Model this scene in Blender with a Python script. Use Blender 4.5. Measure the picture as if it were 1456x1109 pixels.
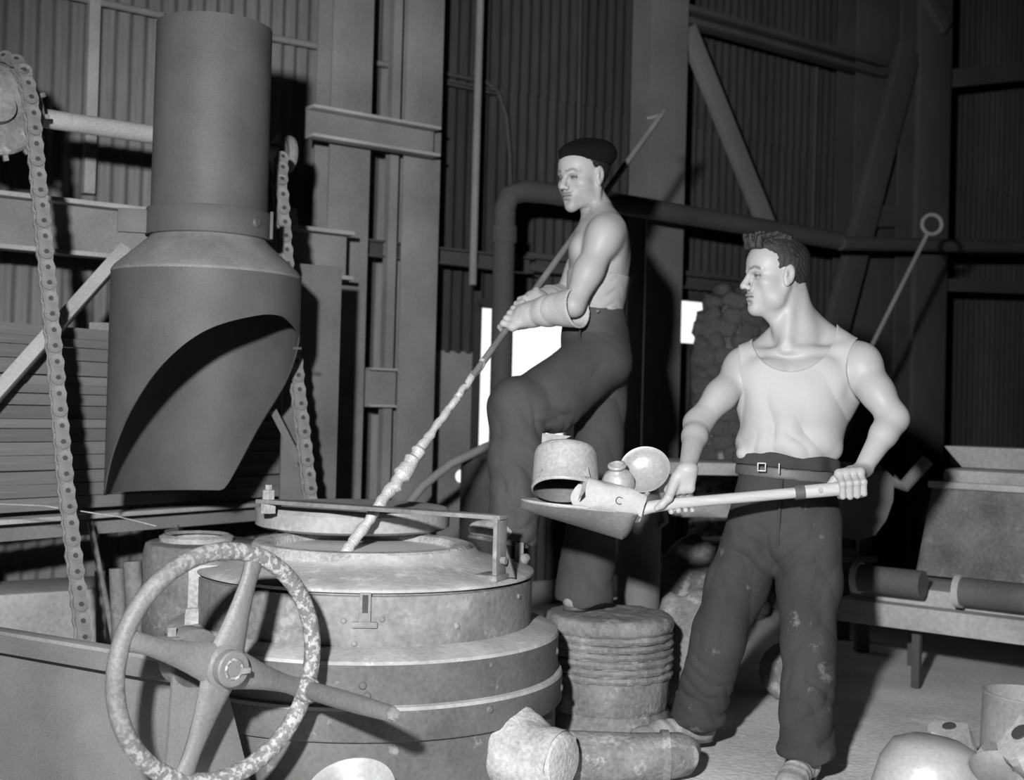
import bpy, bmesh, math, random
import numpy as np
from mathutils import Vector, Matrix
random.seed(7); np.random.seed(7)
for o in list(bpy.data.objects): bpy.data.objects.remove(o)
SC = bpy.context.scene
COL = SC.collection
# ------------------------------------------------------------------ camera
FPX, CXP, CYP, CAMZ = 1800.0, 728.0, 554.5, 1.15
cam_d = bpy.data.cameras.new('camera'); cam = bpy.data.objects.new('camera', cam_d); COL.objects.link(cam)
cam_d.sensor_fit = 'HORIZONTAL'; cam_d.sensor_width = 36.0; cam_d.lens = 36.0*FPX/1456.0
cam_d.clip_start = 0.05; cam_d.clip_end = 200
TILT = math.radians(0.81); ROLL = math.radians(1.5)
CM = Matrix.Translation((0, 0, CAMZ)) @ Matrix.Rotation(math.pi/2+TILT, 4, 'X') @ Matrix.Rotation(ROLL, 4, 'Z')
cam.matrix_world = CM
cam_d.dof.use_dof = True; cam_d.dof.focus_distance = 3.75; cam_d.dof.aperture_fstop = 2.6
SC.camera = cam
# ------------------------------------------------------------------ world: overcast daylight outside the shed
W = bpy.data.worlds.new('world'); SC.world = W; W.use_nodes = True
W.node_tree.nodes['Background'].inputs[0].default_value = (1, 1, 1, 1)
W.node_tree.nodes['Background'].inputs[1].default_value = 1.15
# ------------------------------------------------------------------ the photographer's flash, held up to the left of the camera
fl = bpy.data.lights.new('flash', 'SPOT'); fl.energy = 1130; fl.shadow_soft_size = 0.07; fl.spot_size = math.radians(78); fl.spot_blend = 0.7
flo = bpy.data.objects.new('flash', fl); COL.objects.link(flo); flo.location = (-0.50, 0.0, CAMZ+0.62)
flo.rotation_euler = (Vector((0.0, 4.2, 1.0))-Vector(flo.location)).to_track_quat('-Z', 'Y').to_euler()
# ------------------------------------------------------------------ exposure
SC.view_settings.view_transform = 'Standard'; SC.view_settings.look = 'None'
SC.view_settings.gamma = 1.0; SC.view_settings.exposure = 0.0; SC.view_settings.use_curve_mapping = False

# ================================================================== helpers
def ray(px, py):
    d = Vector(((px-CXP)/FPX, -(py-CYP)/FPX, -1.0))
    return CM.to_3x3() @ d                       # y component close to 1
def P(px, py, depth):                            # world point at a given distance (metres along Y)
    d = ray(px, py); t = depth/d.y
    return Vector((0, 0, CAMZ)) + d*t
def G(px, py, z=0.0):                            # point on a level at height z
    d = ray(px, py); t = (z-CAMZ)/d.z
    return Vector((0, 0, CAMZ)) + d*t
def V3(*a): return Vector(a)

def mat(name, base, var=0.25, rough=0.75, metal=0.0, bump=0.15, scale=18.0, fine=90.0, spots=0.0, spotcol=0.6,
        spotscale=9.0, objrand=0.0, streak=None, spec=0.35, tone=False, mask=None):
    m = bpy.data.materials.new(name); m.use_nodes = True
    nt = m.node_tree; N = nt.nodes; L = nt.links
    bs = N['Principled BSDF']
    bs.inputs['Roughness'].default_value = rough; bs.inputs['Metallic'].default_value = metal
    bs.inputs['Specular IOR Level'].default_value = spec
    tc = N.new('ShaderNodeTexCoord')
    co = tc.outputs['Object']
    if streak:
        mp = N.new('ShaderNodeMapping'); mp.inputs['Scale'].default_value = streak
        L.new(co, mp.inputs[0]); co = mp.outputs[0]
    n1 = N.new('ShaderNodeTexNoise'); n1.inputs['Scale'].default_value = scale/4; n1.inputs['Detail'].default_value = 6
    n2 = N.new('ShaderNodeTexNoise'); n2.inputs['Scale'].default_value = fine; n2.inputs['Detail'].default_value = 4
    L.new(co, n1.inputs['Vector']); L.new(co, n2.inputs['Vector'])
    mx = N.new('ShaderNodeMath'); mx.operation = 'MULTIPLY_ADD'; mx.inputs[1].default_value = 0.62
    L.new(n1.outputs[0], mx.inputs[0])
    m2 = N.new('ShaderNodeMath'); m2.operation = 'MULTIPLY'; m2.inputs[1].default_value = 0.38
    L.new(n2.outputs[0], m2.inputs[0]); L.new(m2.outputs[0], mx.inputs[2])
    rm = N.new('ShaderNodeMapRange'); rm.inputs[1].default_value = 0.32; rm.inputs[2].default_value = 0.68
    rm.inputs[3].default_value = base*(1-var); rm.inputs[4].default_value = base*(1+var)
    L.new(mx.outputs[0], rm.inputs[0]); val = rm.outputs[0]
    def mul(v, w):
        q = N.new('ShaderNodeMath'); q.operation = 'MULTIPLY'; L.new(v, q.inputs[0])
        if isinstance(w, float): q.inputs[1].default_value = w
        else: L.new(w, q.inputs[1])
        return q.outputs[0]
    if objrand > 0:
        oi = N.new('ShaderNodeObjectInfo'); r2 = N.new('ShaderNodeMapRange')
        r2.inputs[3].default_value = 1-objrand; r2.inputs[4].default_value = 1+objrand
        L.new(oi.outputs['Random'], r2.inputs[0]); val = mul(val, r2.outputs[0])
    if tone:
        at = N.new('ShaderNodeAttribute'); at.attribute_name = 'tone'
        val = mul(val, at.outputs['Fac'])
    if spots > 0:
        n3 = N.new('ShaderNodeTexNoise'); n3.inputs['Scale'].default_value = spotscale; n3.inputs['Detail'].default_value = 8
        n3.inputs['Roughness'].default_value = 0.65
        L.new(tc.outputs['Object'], n3.inputs['Vector'])
        r3 = N.new('ShaderNodeMapRange'); r3.inputs[1].default_value = 1-spots; r3.inputs[2].default_value = 1-spots+0.07
        L.new(n3.outputs[0], r3.inputs[0])
        fac = r3.outputs[0]
        if mask:                                 # wear only on the side that the hands rub
            dt = N.new('ShaderNodeVectorMath'); dt.operation = 'DOT_PRODUCT'; dt.inputs[1].default_value = mask[0]
            L.new(tc.outputs['Object'], dt.inputs[0]); r4 = N.new('ShaderNodeMapRange'); r4.inputs[1].default_value = mask[1]; r4.inputs[2].default_value = mask[2]
            L.new(dt.outputs['Value'], r4.inputs[0]); fac = mul(fac, r4.outputs[0])
        mm = N.new('ShaderNodeMix'); mm.data_type = 'FLOAT'
        L.new(fac, mm.inputs[0]); L.new(val, mm.inputs[2]); mm.inputs[3].default_value = spotcol
        val = mm.outputs[0]
    cb = N.new('ShaderNodeCombineColor')
    for i in range(3): L.new(val, cb.inputs[i])
    L.new(cb.outputs[0], bs.inputs['Base Color'])
    if bump > 0:
        bp = N.new('ShaderNodeBump'); bp.inputs['Strength'].default_value = bump; bp.inputs['Distance'].default_value = 0.01
        L.new(mx.outputs[0], bp.inputs['Height']); L.new(bp.outputs[0], bs.inputs['Normal'])
    return m

M = {}
M['dusty'] = mat('dusty_iron', 0.30, 0.22, 0.7, 0, 0.25, 14, 70, spots=0.38, spotcol=0.42)
M['furnace'] = mat('dusty_furnace_steel', 0.215, 0.44, 0.75, 0, 0.45, 22, 55, spots=0.41, spotcol=0.34, spotscale=11)
M['furnace_top'] = mat('dust_covered_steel', 0.40, 0.28, 0.9, 0, 0.4, 26, 60, spots=0.42, spotcol=0.55, spotscale=12)
M['furnace_dark'] = mat('furnace_band_steel', 0.130, 0.34, 0.62, 0, 0.3, 16, 70, spots=0.36, spotcol=0.26, spotscale=14)
M['mortar'] = mat('splashed_mortar', 0.42, 0.4, 0.9, 0, 1.0, 40, 80, spots=0.42, spotcol=0.55)
M['hood_dust'] = mat('dusted_sheet_steel', 0.20, 0.28, 0.75, 0, 0.3, 40, 120)
M['hood'] = mat('hood_sheet_steel', 0.100, 0.24, 0.55, 0, 0.25, 20, 230, spec=0.3)
M['wheel'] = mat('painted_cast_iron', 0.155, 0.28, 0.5, 0, 0.4, 22, 100, spec=0.45)
M['wheel_worn'] = mat('flaking_cast_iron', 0.165, 0.3, 0.5, 0, 0.6, 18, 110, spots=0.515, spotcol=0.42, spotscale=60, mask=((.695, .719, -.35), 1.30, 1.62))
M['plate'] = mat('grey_plate', 0.165, 0.32, 0.65, 0, 0.25, 14, 170)
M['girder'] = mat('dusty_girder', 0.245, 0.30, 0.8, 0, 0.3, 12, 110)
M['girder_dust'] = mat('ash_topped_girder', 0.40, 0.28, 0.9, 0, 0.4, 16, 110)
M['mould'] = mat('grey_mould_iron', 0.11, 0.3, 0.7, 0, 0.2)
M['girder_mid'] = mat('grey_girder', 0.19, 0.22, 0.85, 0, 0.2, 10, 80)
M['girder_dark'] = mat('dark_girder', 0.074, 0.25, 0.85, 0, 0.2, 10, 80)  # darker steel, mainly for the right-hand steelwork
M['sheet_dark'] = mat('dark_corrugated_iron', 0.052, 0.35, 0.85, 0, 0.1, 8, 40, objrand=0.16, streak=(1, 1, 0.12))
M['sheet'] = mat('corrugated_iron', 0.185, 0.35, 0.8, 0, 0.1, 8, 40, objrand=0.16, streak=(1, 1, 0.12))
M['boards'] = mat('dusty_boards', 0.22, 0.28, 0.9, 0, 0.5, 16, 50, objrand=0.22, streak=(1, 1, 4))
M['floor'] = mat('ash_floor', 0.70, 0.32, 0.95, 0, 0.9, 7, 60, spots=0.42, spotcol=0.82, spotscale=3)
M['dark'] = mat('black_iron', 0.055, 0.3, 0.7, 0, 0.2)
M['soot'] = mat('sooty_wall', 0.03, 0.3, 0.95, 0, 0.2)
M['chain'] = mat('dusty_chain', 0.20, 0.4, 0.75, 0, 0.6, 60, 200)
M['rod'] = mat('poker_steel', 0.22, 0.25, 0.55, 0.2, 0.3, 40, 150)
M['crust'] = mat('aluminium_crust', 0.62, 0.25, 0.5, 0.2, 0.8, 60, 160)
M['melt'] = mat('molten_aluminium', 0.72, 0.15, 0.5, 0.0, 0.2, 12, 60)
M['alu'] = mat('dull_aluminium', 0.42, 0.40, 0.42, 0.15, 0.2, 20, 90, spots=0.37, spotcol=0.16, spotscale=14)
M['alu_clean'] = mat('bright_aluminium', 0.43, 0.28, 0.36, 0.2, 0.1, 18, 90)
M['alu_bright'] = mat('polished_aluminium', 0.58, 0.22, 0.36, 0.15, 0.1, 18, 90)
M['alu_dark'] = mat('dark_aluminium', 0.16, 0.3, 0.6, 0.2, 0.2, 16, 90)
M['shovel'] = mat('shovel_steel', 0.22, 0.3, 0.45, 0.3, 0.25, 24, 90)
M['wood'] = mat('worn_wood', 0.46, 0.2, 0.55, 0, 0.2, 40, 120, streak=(1, 8, 8))
M['skin'] = mat('skin', 0.395, 0.09, 0.48, 0, 0.06, 30, 300, tone=True, spec=0.35)
M['vest2'] = mat('worn_cotton_undershirt', 0.42, 0.07, 0.9, 0, 0.12, 20, 500)
M['vest'] = mat('cotton_vest', 0.44, 0.08, 0.9, 0, 0.15, 24, 500)
M['trouser'] = mat('dark_trouser_cloth', 0.047, 0.34, 0.92, 0, 0.5, 18, 350, spots=0.385, spotcol=0.17, spotscale=7)
M['trouser2'] = mat('wool_trouser_cloth', 0.068, 0.36, 0.92, 0, 0.5, 18, 350, spots=0.355, spotcol=0.17, spotscale=7)
M['leather'] = mat('belt_leather', 0.10, 0.2, 0.5, 0, 0.1, 20, 150)
M['glove'] = mat('pale_gauntlet_hide', 0.47, 0.16, 0.8, 0, 0.3, 20, 120)
M['boot'] = mat('ash_covered_leather', 0.30, 0.35, 0.85, 0, 0.5, 24, 90, spots=0.45, spotcol=0.45)
M['hair'] = mat('dark_hair', 0.028, 0.7, 0.42, 0, 0.8, 40, 300, spec=0.4)
M['cap'] = mat('black_felt', 0.008, 0.3, 0.95, 0, 0.3, 30, 300, spec=0.1)
M['eye'] = mat('eye_dark', 0.05, 0.1, 0.2, 0, 0)
M['stone'] = mat('rough_rubble', 0.13, 0.6, 0.95, 0, 1.0, 40, 60, spots=0.42, spotcol=0.34, spotscale=9)
M['ped'] = mat('ash_caked_iron', 0.225, 0.45, 0.9, 0, 1.0, 30, 70, spots=0.43, spotcol=0.38, spotscale=12)
M['bench'] = mat('dusty_bench', 0.42, 0.3, 0.85, 0, 0.4, 14, 60)
M['bin'] = mat('stained_bin', 0.17, 0.45, 0.75, 0, 0.4, 20, 70, spots=0.4, spotcol=0.3)

class MB:
    """collects faces and builds one mesh object"""
    def __init__(s): s.v = []; s.f = []
    def add(s, vs, fs):
        n = len(s.v); s.v += [tuple(v) for v in vs]; s.f += [tuple(i+n for i in f) for f in fs]; return s
    def box(s, c, d, ax=None):
        c = Vector(c); ax = ax or (Vector((1, 0, 0)), Vector((0, 1, 0)), Vector((0, 0, 1)))
        vs = []
        for i in (-1, 1):
            for j in (-1, 1):
                for k in (-1, 1):
                    vs.append(c+ax[0]*(i*d[0]/2)+ax[1]*(j*d[1]/2)+ax[2]*(k*d[2]/2))
        fs = [(0, 1, 3, 2), (4, 6, 7, 5), (0, 4, 5, 1), (2, 3, 7, 6), (0, 2, 6, 4), (1, 5, 7, 3)]
        if (ax[0].cross(ax[1])).dot(ax[2]) < 0: fs = [f[::-1] for f in fs]
        return s.add(vs, fs)
    def beam(s, a, b, w, h, up=(0, 0, 1)):       # rectangular bar from a to b, w sideways, h along up
        a = Vector(a); b = Vector(b); d = (b-a); L = d.length; d.normalize(); up = Vector(up)
        sd = d.cross(up).normalized(); up = sd.cross(d).normalized()
        return s.box((a+b)/2, (L, w, h), (d, sd, up))
    def tube(s, pts, r, seg=12, cap=True):
        pts = [Vector(p) for p in pts]; n = len(pts)
        rs = r if isinstance(r, (list, tuple)) else [r]*n
        vs = []; fs = []; u = None
        for i, p in enumerate(pts):
            t = (pts[min(i+1, n-1)]-pts[max(i-1, 0)]).normalized()
            if u is None: u = t.orthogonal().normalized()
            u = (u-t*u.dot(t)).normalized(); w = t.cross(u)
            for k in range(seg):
                a = 2*math.pi*k/seg; vs.append(p+(u*math.cos(a)+w*math.sin(a))*rs[i])
        for i in range(n-1):
            for k in range(seg):
                k2 = (k+1) % seg
                fs.append((i*seg+k, i*seg+k2, (i+1)*seg+k2, (i+1)*seg+k))
        if cap: fs.append(tuple(range(seg))[::-1]); fs.append(tuple((n-1)*seg+k for k in range(seg)))
        return s.add(vs, fs)
    def lathe(s, prof, o=(0, 0, 0), ax=(0, 0, 1), seg=48, ref=None, a0=0, a1=None, closed=False):
        o = Vector(o); ax = Vector(ax).normalized(); u = Vector(ref).normalized() if ref else ax.orthogonal().normalized()
        u = (u-ax*u.dot(ax)).normalized(); w = ax.cross(u); full = a1 is None; a1 = 2*math.pi if full else a1
        ns = seg if full else seg+1; vs = []; fs = []
        for k in range(ns):
            a = a0+(a1-a0)*k/seg; d = u*math.cos(a)+w*math.sin(a)
            for r, z in prof: vs.append(o+d*r+ax*z)
        m = len(prof); rng = m if closed else m-1
        for k in range(seg):
            k2 = (k+1) % ns
            for i in range(rng):
                j = (i+1) % m
                fs.append((k*m+i, k2*m+i, k2*m+j, k*m+j))
        return s.add(vs, fs)
    def prism(s, poly, n, th):                   # planar polygon (3D points) extruded along n by th
        n = Vector(n).normalized(); k = len(poly)
        vs = [Vector(p) for p in poly]+[Vector(p)+n*th for p in poly]
        fs = [tuple(range(k))[::-1], tuple(range(k, 2*k))]+[(i, (i+1) % k, k+(i+1) % k, k+i) for i in range(k)]
        return s.add(vs, fs)
    def build(s, name, m, parent=None, smooth=False, bevel=0.0, ang=35):
        me = bpy.data.meshes.new(name); me.from_pydata(s.v, [], s.f); me.validate()
        bm = bmesh.new(); bm.from_mesh(me)
        bmesh.ops.remove_doubles(bm, verts=bm.verts, dist=1e-6)
        bmesh.ops.recalc_face_normals(bm, faces=bm.faces)
        if bevel > 0:
            es = [e for e in bm.edges if len(e.link_faces) == 2 and e.calc_face_angle(0) > 0.6]
            bmesh.ops.bevel(bm, geom=es, offset=bevel, segments=2, affect='EDGES', profile=0.6, clamp_overlap=True)
        if smooth or bevel > 0:
            for f in bm.faces: f.smooth = True
            for e in bm.edges:
                if len(e.link_faces) == 2 and e.calc_face_angle(0) > math.radians(ang): e.smooth = False
        bm.to_mesh(me); bm.free()
        return link(name, me, m, parent)
def link(name, me, m, parent=None):
    o = bpy.data.objects.new(name, me); COL.objects.link(o)
    if m is not None and len(me.materials) == 0: me.materials.append(M[m] if isinstance(m, str) else m)
    if parent is not None: adopt(o, parent)
    return o
def adopt(o, parent):                            # meshes are written in world space; only roots are translated
    o.parent = parent
    o.matrix_parent_inverse = Matrix.Translation(-parent.location) if parent.parent is None else Matrix()
def tag(o, label, cat, group=None):
    o['label'] = label; o['category'] = cat
    if group: o['group'] = group
    return o
def struct(o, label=None):
    o['kind'] = 'structure'
    if label: o['label'] = label
    return o
def thing(name, label, cat, loc=(0, 0, 0), group=None):
    o = bpy.data.objects.new(name, None); COL.objects.link(o); o.location = loc; o.empty_display_size = 0.1
    return tag(o, label, cat, group)

# ================================================================== the shed (runs along U, wall at V = 0)
UX = Vector((0.808, 0.589, 0)).normalized(); VX = Vector((UX.y, -UX.x, 0)); ZX = Vector((0, 0, 1))
W0 = P(100, 563, 5.9); W0.z = 0
def wp(u, z, off=0.0): return W0+UX*u+VX*off+ZX*z
def WR(px, py, off=0.0):                         # pixel -> (u, z) on the plane parallel to the wall
    d = ray(px, py); o = Vector((0, 0, CAMZ)); p0 = W0+VX*off
    t = (p0-o).dot(VX)/d.dot(VX); q = o+d*t
    return (q-W0).dot(UX), q.z
def WP(px, py, off=0.0):
    u, z = WR(px, py, off); return wp(u, z, off)
AXW = (UX, VX, ZX)
U0, U1, V1, H = -5.5, 10.0, 10.0, 6.0
floor_b = MB()
nu, nv = 124, 80
pts = []; 
for i in range(nu+1):
    for j in range(nv+1):
        u = U0+(U1-U0)*i/nu; v = V1*j/nv
        z = 0.006*math.sin(u*3.1+1.3*math.sin(v*2.3))+0.006*math.sin(v*4.3+u*1.7)+random.uniform(-.004, .004)-0.006
        p = wp(u, z, v); pts.append(p)
floor_b.add(pts, [(i*(nv+1)+j, i*(nv+1)+j+1, (i+1)*(nv+1)+j+1, (i+1)*(nv+1)+j) for i in range(nu) for j in range(nv)])
struct(floor_b.build('floor', 'floor', smooth=True))
struct(MB().box(wp((U0+U1)/2, H+.05, V1/2), (U1-U0, V1, .1), AXW).build('ceiling', 'soot'))
struct(MB().box(wp((U0+U1)/2, H/2, V1+.05), (U1-U0, .1, H), AXW).build('wall_front', 'soot'))
struct(MB().box(wp(U0-.05, H/2, V1/2), (.1, V1, H), AXW).build('wall_back', 'soot'))
struct(MB().box(wp(U1+.05, H/2, V1/2), (.1, V1, H), AXW).build('wall_right', 'soot'))
# wall_left: corrugated iron sheets on a concrete footing
wl = MB().box(wp((U0+U1)/2, .06, -.02), (U1-U0, .10, .14), AXW).build('wall_left', 'girder')
struct(wl, 'corrugated iron shed wall of upright sheets')
PITCH = 0.072; DARKU = WR(606, 300)[0]
def sheet(u0, u1, z0, z1, off=0.0):
    b = MB(); n = max(2, int(round((u1-u0)/PITCH*8))); vs = []
    c = (u0+u1)/2
    for i in range(n+1):
        u = u0+(u1-u0)*i/n
        o = 0.012*math.cos(2*math.pi*u/PITCH)
        for z in (z0, z1): vs.append(wp(u, z, off+o))
    b.add(vs, [(2*i, 2*i+2, 2*i+3, 2*i+1) for i in range(n)])
    o = b.build('corrugated_sheet', 'sheet' if c < DARKU else 'sheet_dark', wl, smooth=True, ang=80)  # sheets right of the close column pair get the darker iron
    return o
wu0, wz0 = WR(673, 646); wu1, _ = WR(806, 646); _, wz1 = WR(740, 436)
su0, sz1 = WR(606, 492)                          # plain sheet lining left of the window
wu0b, wz1b = WR(694, 407)
xu0, xz0 = WR(955, 492); xu1, xz1 = WR(1012, 426)
edges = [U0]
u = U0
while u < U1-0.01:
    nxt = u+0.72
    for s_ in (su0, wu0, wu1, xu0, xu1):
        if u+1e-6 < s_ < nxt+0.2 and s_ > u+0.05: nxt = min(nxt, s_) if nxt-s_ > -0.2 else nxt
    u = min(nxt, U1); edges.append(u)
LAP = 3.05
for a, b_ in zip(edges[:-1], edges[1:]):
    o_ = 0.004*(len(wl.children) % 2)
    mid = (a+b_)/2
    if wu0-1e-4 < mid < wu1+1e-4:
        sheet(a-.02, b_+.03, 0.05, wz0, o_); 
        sheet(a-.02, b_+.03, wz1, LAP, o_)
    elif xu0-1e-4 < mid < xu1+1e-4:
        sheet(a-.02, b_+.03, 0.05, xz0, o_); sheet(a-.02, b_+.03, xz1, LAP, o_)
    elif su0-1e-4 < mid < wu0:
        sheet(a-.01, b_+.002, sz1-.03, LAP, o_)
    else:
        sheet(a, b_+.03, 0.05, LAP, o_)
    sheet(a, b_+.03, LAP-.05, H, o_+.006)
# plain lining sheet with a round hole letting daylight through
hu, hz = WR(655, 677); hr = 0.036
b = MB(); q0 = [(su0, .05), (wu0, .05), (wu0, WR(672, 503)[1]), (su0, sz1)]
ring = [(hu+hr*math.cos(a), hz+hr*math.sin(a)) for a in [2*math.pi*k/24 for k in range(24)]]
def edgept(a):
    dx, dz = math.cos(a), math.sin(a); t = 9
    if dx > 1e-6: t = min(t, (wu0-hu)/dx)
    if dx < -1e-6: t = min(t, (su0-hu)/dx)
    if dz > 1e-6: t = min(t, (sz1-.02-hz)/dz)
    if dz < -1e-6: t = min(t, (.05-hz)/dz)
    return hu+dx*t, hz+dz*t
angs = sorted([2*math.pi*k/24 for k in range(24)]+[math.atan2(z-hz, x-hu) % (2*math.pi) for x, z in ((su0, .05), (wu0, .05), (wu0, sz1-.02), (su0, sz1-.02))])
vs = []
for a in angs:
    vs.append(wp(hu+hr*math.cos(a), hz+hr*math.sin(a), 0)); e = edgept(a); vs.append(wp(e[0], e[1], 0))
k = len(angs)
b.add(vs, [(2*i, 2*i+1, 2*((i+1) % k)+1, 2*((i+1) % k)) for i in range(k)])
b.build('plain_sheet', 'girder', wl)
# window opening frame
wf = MB()
for a, c in (((wu0, wz0), (wu1, wz0)), ((wu1, wz0), (wu1, wz1)), ((wu1, wz1), (wu0, wz1)), ((wu0, wz1), (wu0, wz0))):
    wf.beam(wp(a[0], a[1], .0), wp(c[0], c[1], .0), .05, .03, VX)
struct(wf.build('window_1', 'dark'), 'open window hole glaring white with daylight')
wf = MB()
for a, c in (((xu0, xz0), (xu1, xz0)), ((xu1, xz0), (xu1, xz1)), ((xu1, xz1), (xu0, xz1)), ((xu0, xz1), (xu0, xz0))):
    wf.beam(wp(a[0], a[1], .0), wp(c[0], c[1], .0), .05, .03, VX)
struct(wf.build('window_2', 'dark'), 'small bright opening behind the stone pillar')

# ------------------------------------------------------------------ steelwork on the wall
def hcol(px, py, w_px, off, name, label, m='girder', top=H, dep=0.16, grp=None, twist=0):
    u0, _ = WR(px, py, off); u1, _ = WR(px+w_px, py, off); uc = (u0+u1)/2; w = abs(u1-u0)
    t = thing(name, label, 'column', wp(uc, 0, off), grp)
    tf = .012
    MB().box(wp(uc, top/2, off), (w, tf, top), AXW).build('front_flange', m, t, bevel=.002)
    MB().box(wp(uc, top/2, off-dep/2), (tf, dep, top), AXW).build('web', m, t)
    MB().box(wp(uc, top/2, off-dep), (w, tf, top), AXW).build('rear_flange', m, t)
    MB().box(wp(uc, .01, off-dep/2), (w+.1, dep+.1, .02), AXW).build('base_plate', m, t)
    return t, uc, w
GC = 'steel columns along the corrugated wall'
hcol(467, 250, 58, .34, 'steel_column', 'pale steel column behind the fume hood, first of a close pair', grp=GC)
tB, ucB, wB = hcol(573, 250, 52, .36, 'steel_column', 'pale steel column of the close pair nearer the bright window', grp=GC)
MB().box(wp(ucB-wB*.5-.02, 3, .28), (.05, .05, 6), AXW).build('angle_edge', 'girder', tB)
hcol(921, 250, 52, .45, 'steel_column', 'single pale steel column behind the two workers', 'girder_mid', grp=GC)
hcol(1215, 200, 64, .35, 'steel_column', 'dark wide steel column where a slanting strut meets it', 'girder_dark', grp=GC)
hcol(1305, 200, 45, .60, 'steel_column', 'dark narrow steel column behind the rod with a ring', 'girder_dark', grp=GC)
# short post on the wall at left
a = WR(125, 100, .08); c = WR(141, 100, .08)
tag(MB().box(wp((a[0]+c[0])/2, 2.0+WR(130, 275, .08)[1]/2, .05), (c[0]-a[0], .06, 4.0-WR(130, 275, .08)[1]), AXW).build('wall_post', 'girder_dust', bevel=.004),
    'narrow flat steel post on the corrugated wall beside the drive shaft', 'post')
def channel(p0, p1, hgt, off, name, label, m='girder', fl=.07, cat='beam', lip=.012):
    """horizontal channel between two wall-plane pixels (top edge), facing the room"""
    u0, z0 = WR(*p0, off); u1, z1 = WR(*p1, off); z = (z0+z1)/2
    t = thing(name, label, cat, wp((u0+u1)/2, z-hgt, off))
    uc, L = (u0+u1)/2, abs(u1-u0)
    MB().box(wp(uc, z-hgt/2, off-fl), (L, .012, hgt), AXW).build('web', m, t)
    MB().box(wp(uc, z-lip/2, off-fl/2), (L, fl, lip), AXW).build('top_flange', 'girder_dust' if m == 'girder' else m, t, bevel=.003)
    MB().box(wp(uc, z-hgt+lip/2, off-fl/2), (L, fl, lip), AXW).build('bottom_flange', 'girder_dust' if m == 'girder' else m, t, bevel=.003)
    return t
channel((-420, 222), (505, 328), .235, .62, 'steel_girder', 'long dusty channel girder running behind the hood', fl=.09, lip=.02)
channel((446, 156), (628, 172), .155, .50, 'cross_channel', 'short channel tying the pale columns above the hood sheave', fl=.08, lip=.016)
channel((528, 521), (571, 526), .20, .36, 'cross_channel', 'short channel between the pale columns beside the plain sheet', fl=.06)
channel((520, 343), (760, 362), .09, .28, 'wall_rail', 'thin rail crossing the wall behind the upright pole', 'girder_dark', fl=.05)
channel((625, 118), (710, 120), .03, .06, 'wall_rail', 'small dark rail stub high beside the upright pole', 'girder_dark', fl=.03)
def wallbar(p0, p1, r, off, name, label, m='girder', cat='pipe', seg=10, more=()):
    pts = [WP(*p0, off)]+[WP(*q, off) for q in more]+[WP(*p1, off)]
    return tag(MB().tube(pts, r, seg).build(name, m, smooth=True), label, cat)
wallbar((60, -14), (232, 22), .018, .06, 'tie_rod', 'thin steel tie rod on the wall left of the duct', cat='rod')
wallbar((384, 53), (470, 69), .018, .06, 'tie_rod', 'thin steel tie rod on the wall right of the duct', cat='rod')
wallbar((524, 88), (574, 95), .016, .06, 'tie_rod', 'thin steel tie rod between the two pale columns', cat='rod')
wallbar((684, -40), (672, 405), .021, .30, 'upright_pole', 'thin upright pole standing above the bright window', cat='pole')
wallbar((626, 103), (726, 300), .012, .05, 'bent_conduit', 'thin conduit bending down the dark corrugated wall', 'girder_dark', more=((690, 116), (708, 130), (720, 165), (725, 220)))
wallbar((826, -20), (822, 210), .012, .05, 'wall_batten', 'faint upright batten on the dark wall above the cap', 'girder_dark', cat='batten')
# elbow pipe
off = .75
pa = WP(714, 560, off); pb = WP(722, 300, off)
el = [WP(707, 770, off), WP(712, 560, off), WP(717, 330, off), WP(718, 296, off), WP(724, 279, off), WP(742, 272, off), WP(775, 274, off), WP(900, 293, off), WP(1195, 343, off)]
tp = thing('elbow_pipe', 'thick steel pipe turning down at an elbow behind the capped worker', 'pipe', WP(712, 640, off))
MB().tube(el, .056, 20).build('pipe', 'girder_dark', tp, smooth=True)
MB().tube([WP(717, 322, off), WP(717, 345, off)], .066, 20).build('pipe_socket', 'girder_dark', tp, smooth=True)
wallbar((1195, 346), (1500, 352), .045, .78, 'wall_pipe', 'dark pipe running level behind the rod with a ring', 'girder_dark')
# shelf rails under the elbow pipe
channel((735, 352), (1075, 400), .10, .22, 'wall_rail', 'dusty double rail on the wall under the elbow pipe', 'girder_dark', fl=.07, lip=.03)
# upper girt and slanting strut on the right
channel((975, 2), (1262, 88), .11, .42, 'wall_girt', 'girt high on the wall right of the single column', 'girder_dark', fl=.10, lip=.035)
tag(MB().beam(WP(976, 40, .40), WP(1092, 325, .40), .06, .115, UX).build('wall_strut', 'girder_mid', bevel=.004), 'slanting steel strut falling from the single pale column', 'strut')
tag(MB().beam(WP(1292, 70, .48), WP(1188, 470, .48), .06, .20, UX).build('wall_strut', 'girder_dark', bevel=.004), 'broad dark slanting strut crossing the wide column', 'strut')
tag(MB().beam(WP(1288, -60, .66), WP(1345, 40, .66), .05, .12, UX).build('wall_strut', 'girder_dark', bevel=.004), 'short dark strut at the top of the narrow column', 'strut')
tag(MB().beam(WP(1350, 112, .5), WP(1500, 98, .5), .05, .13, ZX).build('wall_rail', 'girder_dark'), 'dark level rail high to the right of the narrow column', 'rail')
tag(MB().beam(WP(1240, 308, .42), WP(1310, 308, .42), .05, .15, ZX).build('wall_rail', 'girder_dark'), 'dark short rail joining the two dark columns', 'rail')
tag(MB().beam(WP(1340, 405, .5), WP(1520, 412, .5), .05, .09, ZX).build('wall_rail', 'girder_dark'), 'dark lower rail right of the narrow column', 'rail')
wallbar((1162, 80), (1155, 330), .014, .06, 'wall_batten', 'faint upright batten between strut and wide column', 'girder_dark', cat='batten')

ROUGH = []
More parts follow.
